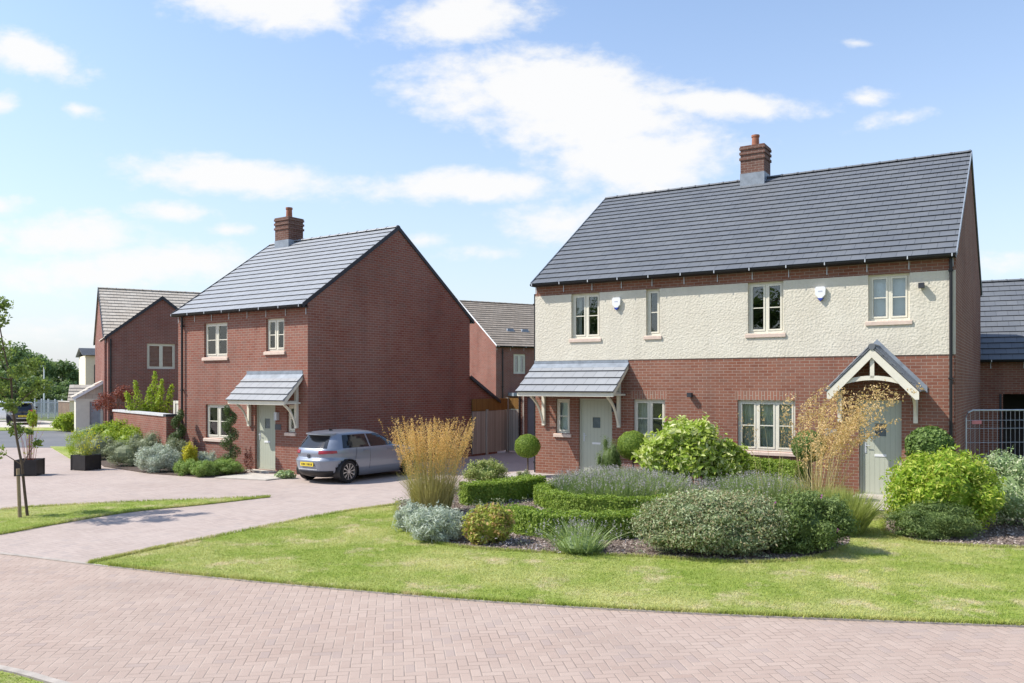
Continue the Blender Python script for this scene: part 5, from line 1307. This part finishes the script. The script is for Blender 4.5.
        r.build('rim', al, wo_, recalc=True)
        d = MB(); d.lathe([(0, yo-sd*.06), (.215, yo-sd*.06)], (wx, 0, wz+.015), 24, 'y'); d.build('brake_disc', blk, wo_)
    return root
paint = T('paint_silver_blue'); pc = paint.mix(paint.noise(paint.obj(), 2, 2), (.235, .26, .315), (.25, .28, .335)); paint.bsdf(pc, .3, spec=.5, Metallic=.35, Coat_Weight=.6)
car = make_car('hatchback', paint.m)
tag(car, 'silver-blue five-door hatchback parked beside the plain brick gable', 'car')
sc_ = .94; car.scale = (sc_,)*3
rear_l = Vector((-6.13, 22.80)); ang = R(90-34.53); wdt = .895*sc_
u2 = Vector((math.cos(R(-34.53)), math.sin(R(-34.53))))
car.location = (rear_l.x+u2.x*wdt, rear_l.y+u2.y*wdt, .004); car.rotation_euler = (0, 0, ang)
def recolor(root, col, nm):
    t = T(nm); t.bsdf(t.mix(t.noise(t.obj(), 2, 2), col, tuple(min(1, c*1.05) for c in col)), .25, spec=.5, Coat_Weight=.6)
    for ch in root.children:
        if any(m == paint.m for m in ch.data.materials):
            ch.data = ch.data.copy()
            for i, m in enumerate(ch.data.materials):
                if m == paint.m: ch.data.materials[i] = t.m
    return root
c2 = recolor(copy_tree(car), (.02, .022, .03), 'paint_black'); c2.name = 'parked_car'; tag(c2, 'dark car parked far down the road by the mesh fence', 'car'); x, y = gp(41, 424); c2.location = (x-.4, y-1.4, .02); c2.rotation_euler = (0, 0, R(122)); c2.scale = (.95, .95, 1.0)
c3 = recolor(copy_tree(car), (.75, .76, .78), 'paint_white'); c3.name = 'parked_car'; tag(c3, 'pale silver-white car parked far away at the left edge behind the young tree', 'car'); x, y = gp(4, 421.5); c3.location = (x-2.2, y, .02); c3.rotation_euler = (0, 0, R(8)); c3.scale = (.95, .95, 1.0)

# ================================================================== FAR LEFT: FENCE, WALL, LAMP, WOOD
x0, y0 = (34-512)/F*66, 66; x1 = (61-512)/F*64
pf = empty('mesh_fence', (x0, y0, 0), math.atan2(64-66, x1-x0)); Lq = math.hypot(x1-x0, 2); tag(pf, 'pale grey security fence behind the dark parked car', 'fence')
b = MB(); nq = 26
for i in range(nq): b.box(Lq*i/nq, Lq*i/nq+.045, -.01, .01, .1, 1.42)
b.box(0, Lq, .012, .04, .4, .45); b.box(0, Lq, .012, .04, 1.2, 1.25); b.build('pickets', plain('palisade_steel', (.27, .31, .36), .5, .1), pf)
b = MB()
for i in range(5): b.box(Lq*i/4-.05, Lq*i/4+.05, .042, .12, 0, 1.5)
b.build('posts', M['galv'], pf)
x0 = (60-512)/F*62; x1 = (82-512)/F*58
sw = empty('stone_wall', (x0, 62, 0), math.atan2(-4, x1-x0)); tag(sw, 'brown boundary wall beyond the far gardens left of the porch', 'wall')
b = MB(); b.box(0, 5.2, -.12, .12, 0, 1.36); b.build('wall', brick('brick_buff', (.22, .16, .11), (.30, .22, .16), (.30, .26, .22)), sw); b = MB(); b.box(-.02, 5.22, -.16, .16, 1.362, 1.42); b.build('coping', M['concrete'], sw)
Yl = 72; lp = empty('street_lamp', ((44-512)/F*Yl, Yl, 0)); tag(lp, 'slim pale lamp post in front of the distant trees', 'street lamp')
b = MB(); b.tube([(0, 0, 0), (0, 0, 4.15)], [.07, .05], 8); b.build('post', M['white'], lp); b = MB(); b.box(-.08, .08, -.45, .05, 4.15, 4.22); b.build('lamp_head', M['white'], lp)
bush('conifer', 'small upright green shrub beside the dark parked car', 'shrub', ((32.5-512)/F*51, 51), (.32, .3, 1.1), 900, .12, LM['lime'], 5, spread=.3)
for k, (px, Y, top, w, m) in enumerate(((-38, 88, 338, 3.6, 0), (-12, 92, 341, 3.4, 1), (8, 86, 343, 3.2, 0), (24, 96, 348, 3.4, 1), (38, 90, 350, 2.9, 0), (50, 98, 352, 2.9, 1), (62, 92, 361, 2.6, 0), (73, 97, 366, 2.5, 1), (86, 99, 370, 2.8, 0), (16, 78, 372, 2.4, 0), (-20, 80, 366, 2.8, 1), (52, 84, 378, 2.2, 0))):
    h = HC+(HOR-top)*Y/F
    lab = ['dark green broadleaf tree in the wood beyond the road', 'mid green broadleaf tree in the wood beyond the road'][m]
    tree('woodland_tree', lab, ((px-512)/F*Y, Y), h, w, 3000, .36, LM[('far', 'far2')[m]], h*.86, 'trees of the far wood', 18)
bush('hedgerow', 'dark undergrowth along the foot of the far wood', 'shrub', ((30-512)/F*82, 82), (7.5, 1.5, 2.6), 9000, .3, LM['far'], 16, spread=.8, size=(.2, .35))
for tx, ty, h_ in ((-27.0, 8.5, 9.5), (-31.0, 1.5, 11.0), (-35.0, 13.5, 9.0), (-19.0, -5.0, 11.5)):
    tree('street_tree', 'mature broadleaf tree across the road, mirrored in the house windows', (tx, ty), h_, h_*.33, 2600, .34, LM['far'], h_*.75, 'mature trees across the road', 16)
# the young street tree with its stake
x, y = gp(27.5, 517)
yt = empty('young_tree', (x, y, 0)); b = MB(); s = y/F
def tp(px, py): return Vector(((px-512)/F*y-x, 0, HC-(py-HOR)*y/F))
pts = [Vector((0, 0, 0)), tp(25, 495), tp(22, 465), tp(17, 440), tp(13, 410), tp(11, 380), tp(4, 350), tp(-2, 315)]
b.tube(pts, [.030, .028, .026, .024, .021, .018, .013, .007], 8)
Ps, Ns = [], []; rs = np.random.default_rng(5)
tips = [(29, 444, .15, .12), (35, 431, -.1, .09), (4, 430, .2, .2), (-6, 452, .0, .22), (22, 405, -.2, .2), (30, 385, .2, .24), (26, 372, -.1, .24), (14, 365, .3, .26), (6, 345, -.3, .28), (-10, 385, .1, .34), (-18, 350, .2, .4), (-3, 318, 0, .26), (-12, 320, -.3, .32), (-3, 303, .1, .2), (-26, 400, .2, .36), (8, 395, .35, .24), (18, 388, -.35, .22), (-30, 370, -.3, .4), (-2, 375, -.45, .3), (-38, 340, 0, .4)]
for (px, py, dy, cr) in tips:
    t_ = tp(px, py)+Vector((0, dy*2, 0)); a = min(pts[2:], key=lambda p: abs(p.z-(t_.z-.35)))
    b.tube([a, a.lerp(t_, .55)+Vector((0, 0, .05)), t_], [.012, .008, .003], 5)
    m = int(620*cr*cr/.06*.3)+26; c = np.array(t_); d = unit(rs.normal(size=(m, 3))); Ps.append(c+d*(cr*rs.random(m)[:, None]**.6)*[1, 1, .8]); Ns.append(d+rs.normal(size=(m, 3))*.8)
b.build('trunk', M['bark'], yt); P = np.vstack(Ps); sz = .075*(.6+.8*rnd(len(P))); V, Q, U = leaves(P, np.vstack(Ns), sz, sz*.62)
qmesh('crown', V, Q, U, LM['tree'], None, yt); tag(yt, 'young thin-stemmed tree on the grass strip at the left edge', 'tree')
x2, y2 = gp(20, 518.5)
st = empty('tree_stake', (x2, y2, 0)); b = MB(); b.tube([(0, 0, -.05), (-.04, 0, .98)], [.035, .033], 10); b.build('post', M['stake'], st); b = MB(); b.tube([(-.05, -.03, .85), (.07, -.02, .85), (.09, .03, .86), (-.04, .045, .85), (-.07, 0, .85)], .012, 6); b.build('tie', M['black'], st); tag(st, 'pale round wooden stake tied to the young tree', 'stake')

# ================================================================== SKY, SUN, CAMERA
EL, AZ = 47.5, 270.0        # sun stands to the left of the view
sun_dir = Vector((-math.cos(R(EL))*.9988, -math.cos(R(EL))*.05, math.sin(R(EL))))
W = bpy.data.worlds.new('World'); S.world = W; W.use_nodes = True; nt = W.node_tree; nt.nodes.clear()
w = T.__new__(T); w.t = nt; w.m = None
w.o = nt.nodes.new('ShaderNodeOutputWorld')
sky = w.n('TexSky', {'sky_type': 'NISHITA', 'sun_disc': False, 'sun_elevation': R(EL), 'sun_rotation': math.atan2(sun_dir.x, sun_dir.y), 'altitude': 50, 'air_density': 1.0, 'dust_density': .6, 'ozone_density': 1.6})
g = w.n('TexCoord').outputs['Generated']; sp = w.n('SeparateXYZ', None, {0: g})
den = w.math('MAXIMUM', w.math('ABSOLUTE', sp.outputs[1]), .04)
u_, v_ = w.math('DIVIDE', sp.outputs[0], den), w.math('DIVIDE', sp.outputs[2], den)
pos = w.n('CombineXYZ', None, {0: u_, 1: v_, 2: 0.0}).outputs[0]
n1 = w.n('TexNoise', None, {'Vector': w.n('Mapping', None, {0: pos, 3: (9, 16, 1)}).outputs[0], 'Scale': 1.0, 'Detail': 7, 'Roughness': .58, 'Distortion': .25}).outputs['Fac']
n2 = w.n('TexNoise', None, {'Vector': w.n('Mapping', None, {0: pos, 3: (34, 60, 1)}).outputs[0], 'Scale': 1.0, 'Detail': 5, 'Roughness': .6}).outputs['Fac']
clouds = [(282, 2, 105, 30, 0, 1.1), (455, 18, 88, 27, -.1, .95), (34, 56, 62, 19, .35, .9), (0, 104, 22, 14, 0, .8), (78, 110, 20, 8, .2, .55), (228, 176, 108, 21, .10, 1.15), (176, 212, 44, 11, .0, .85),
          (545, 92, 140, 44, .05, 1.2), (720, 104, 110, 15, .04, .95), (470, 186, 105, 18, 0, 1.0), (632, 158, 108, 46, .05, 1.05), (566, 222, 70, 26, 0, .7), (600, 118, 110, 50, 0, 1.1),
          (60, 238, 96, 22, 0, .85), (170, 262, 96, 24, 0, .9), (0, 206, 32, 13, 0, .85), (70, 272, 130, 22, 0, .8), (228, 230, 26, 7, 0, .6), (424, 240, 24, 8, 0, .55),
          (900, 118, 42, 9, -.2, .62), (866, 98, 24, 9, 0, .6), (858, 43, 24, 6, .1, .5), (1000, 264, 60, 13, 0, .55), (480, 254, 40, 9, 0, .45), (30, 330, 160, 14, 0, .4)]
mask = None
for (px, py, rx, ry, rot, am) in clouds:
    mp = w.n('Mapping', {'vector_type': 'TEXTURE'}, {0: pos, 1: ((px-CXP)/F, (HOR-py)/F, 0), 2: (0, 0, -rot), 3: (rx/F, ry/F, 1)})
    ln = w.n('VectorMath', {'operation': 'LENGTH'}, {0: mp.outputs[0]}).outputs['Value']
    q = w.math('MULTIPLY', w.math('SUBTRACT', 1.25, ln), am)
    mask = q if mask is None else w.math('MAXIMUM', mask, q)
m = w.math('ADD', w.math('MAXIMUM', mask, -.6), w.math('MULTIPLY', w.math('SUBTRACT', n1, .5), 1.7))
m = w.math('ADD', m, w.math('MULTIPLY', w.math('SUBTRACT', n2, .5), 1.0))
m = w.n('MapRange', {'interpolation_type': 'SMOOTHSTEP', 'clamp': True}, {0: m, 1: .0, 2: .86, 3: 0.0, 4: .97}).outputs[0]
m = w.math('MULTIPLY', m, w.ramp(sp.outputs[2], .0, .03))
# thin high veil that whitens the lower sky
veil = w.math('MULTIPLY', w.math('POWER', w.math('SUBTRACT', 1.0, w.math('MAXIMUM', sp.outputs[2], 0.0), 0, True), 4.0), .9)
CW = 3.95
c1 = w.mix(veil, sky.outputs[0], (2.7, 2.8, 3.15))
c2_ = w.mix(m, c1, (CW*1.0, CW*1.0, CW*1.0))
bgn = w.n('Background', None, {0: c2_, 1: .15}); nt.links.new(bgn.outputs[0], w.o.inputs[0])
sl = bpy.data.lights.new('sun', 'SUN'); sl.energy = 3.6; sl.angle = R(.53); sl.color = (1.0, .95, .87)
so = bpy.data.objects.new('sun', sl); COL.objects.link(so); so.rotation_euler = sun_dir.to_track_quat('Z', 'Y').to_euler(); so.location = (-30, 10, 30)
cam = bpy.data.cameras.new('camera'); co = bpy.data.objects.new('camera', cam); COL.objects.link(co); S.camera = co
cam.sensor_width = 36; cam.lens = F/1024*36; cam.shift_y = (HOR-341.5)/1024; cam.clip_end = 3000; cam.clip_start = .05
co.location = (0, 0, HC); co.rotation_euler = (math.pi/2, 0, 0)
S.view_settings.view_transform = 'Standard'; S.view_settings.look = 'None'; S.view_settings.exposure = .74; S.view_settings.gamma = 1.0
S.render.engine = 'CYCLES'; S.cycles.use_denoising = True; S.cycles.max_bounces = 7; S.cycles.diffuse_bounces = 3; S.cycles.glossy_bounces = 3; S.cycles.transparent_max_bounces = 10; S.cycles.transmission_bounces = 4; S.cycles.sample_clamp_indirect = 6
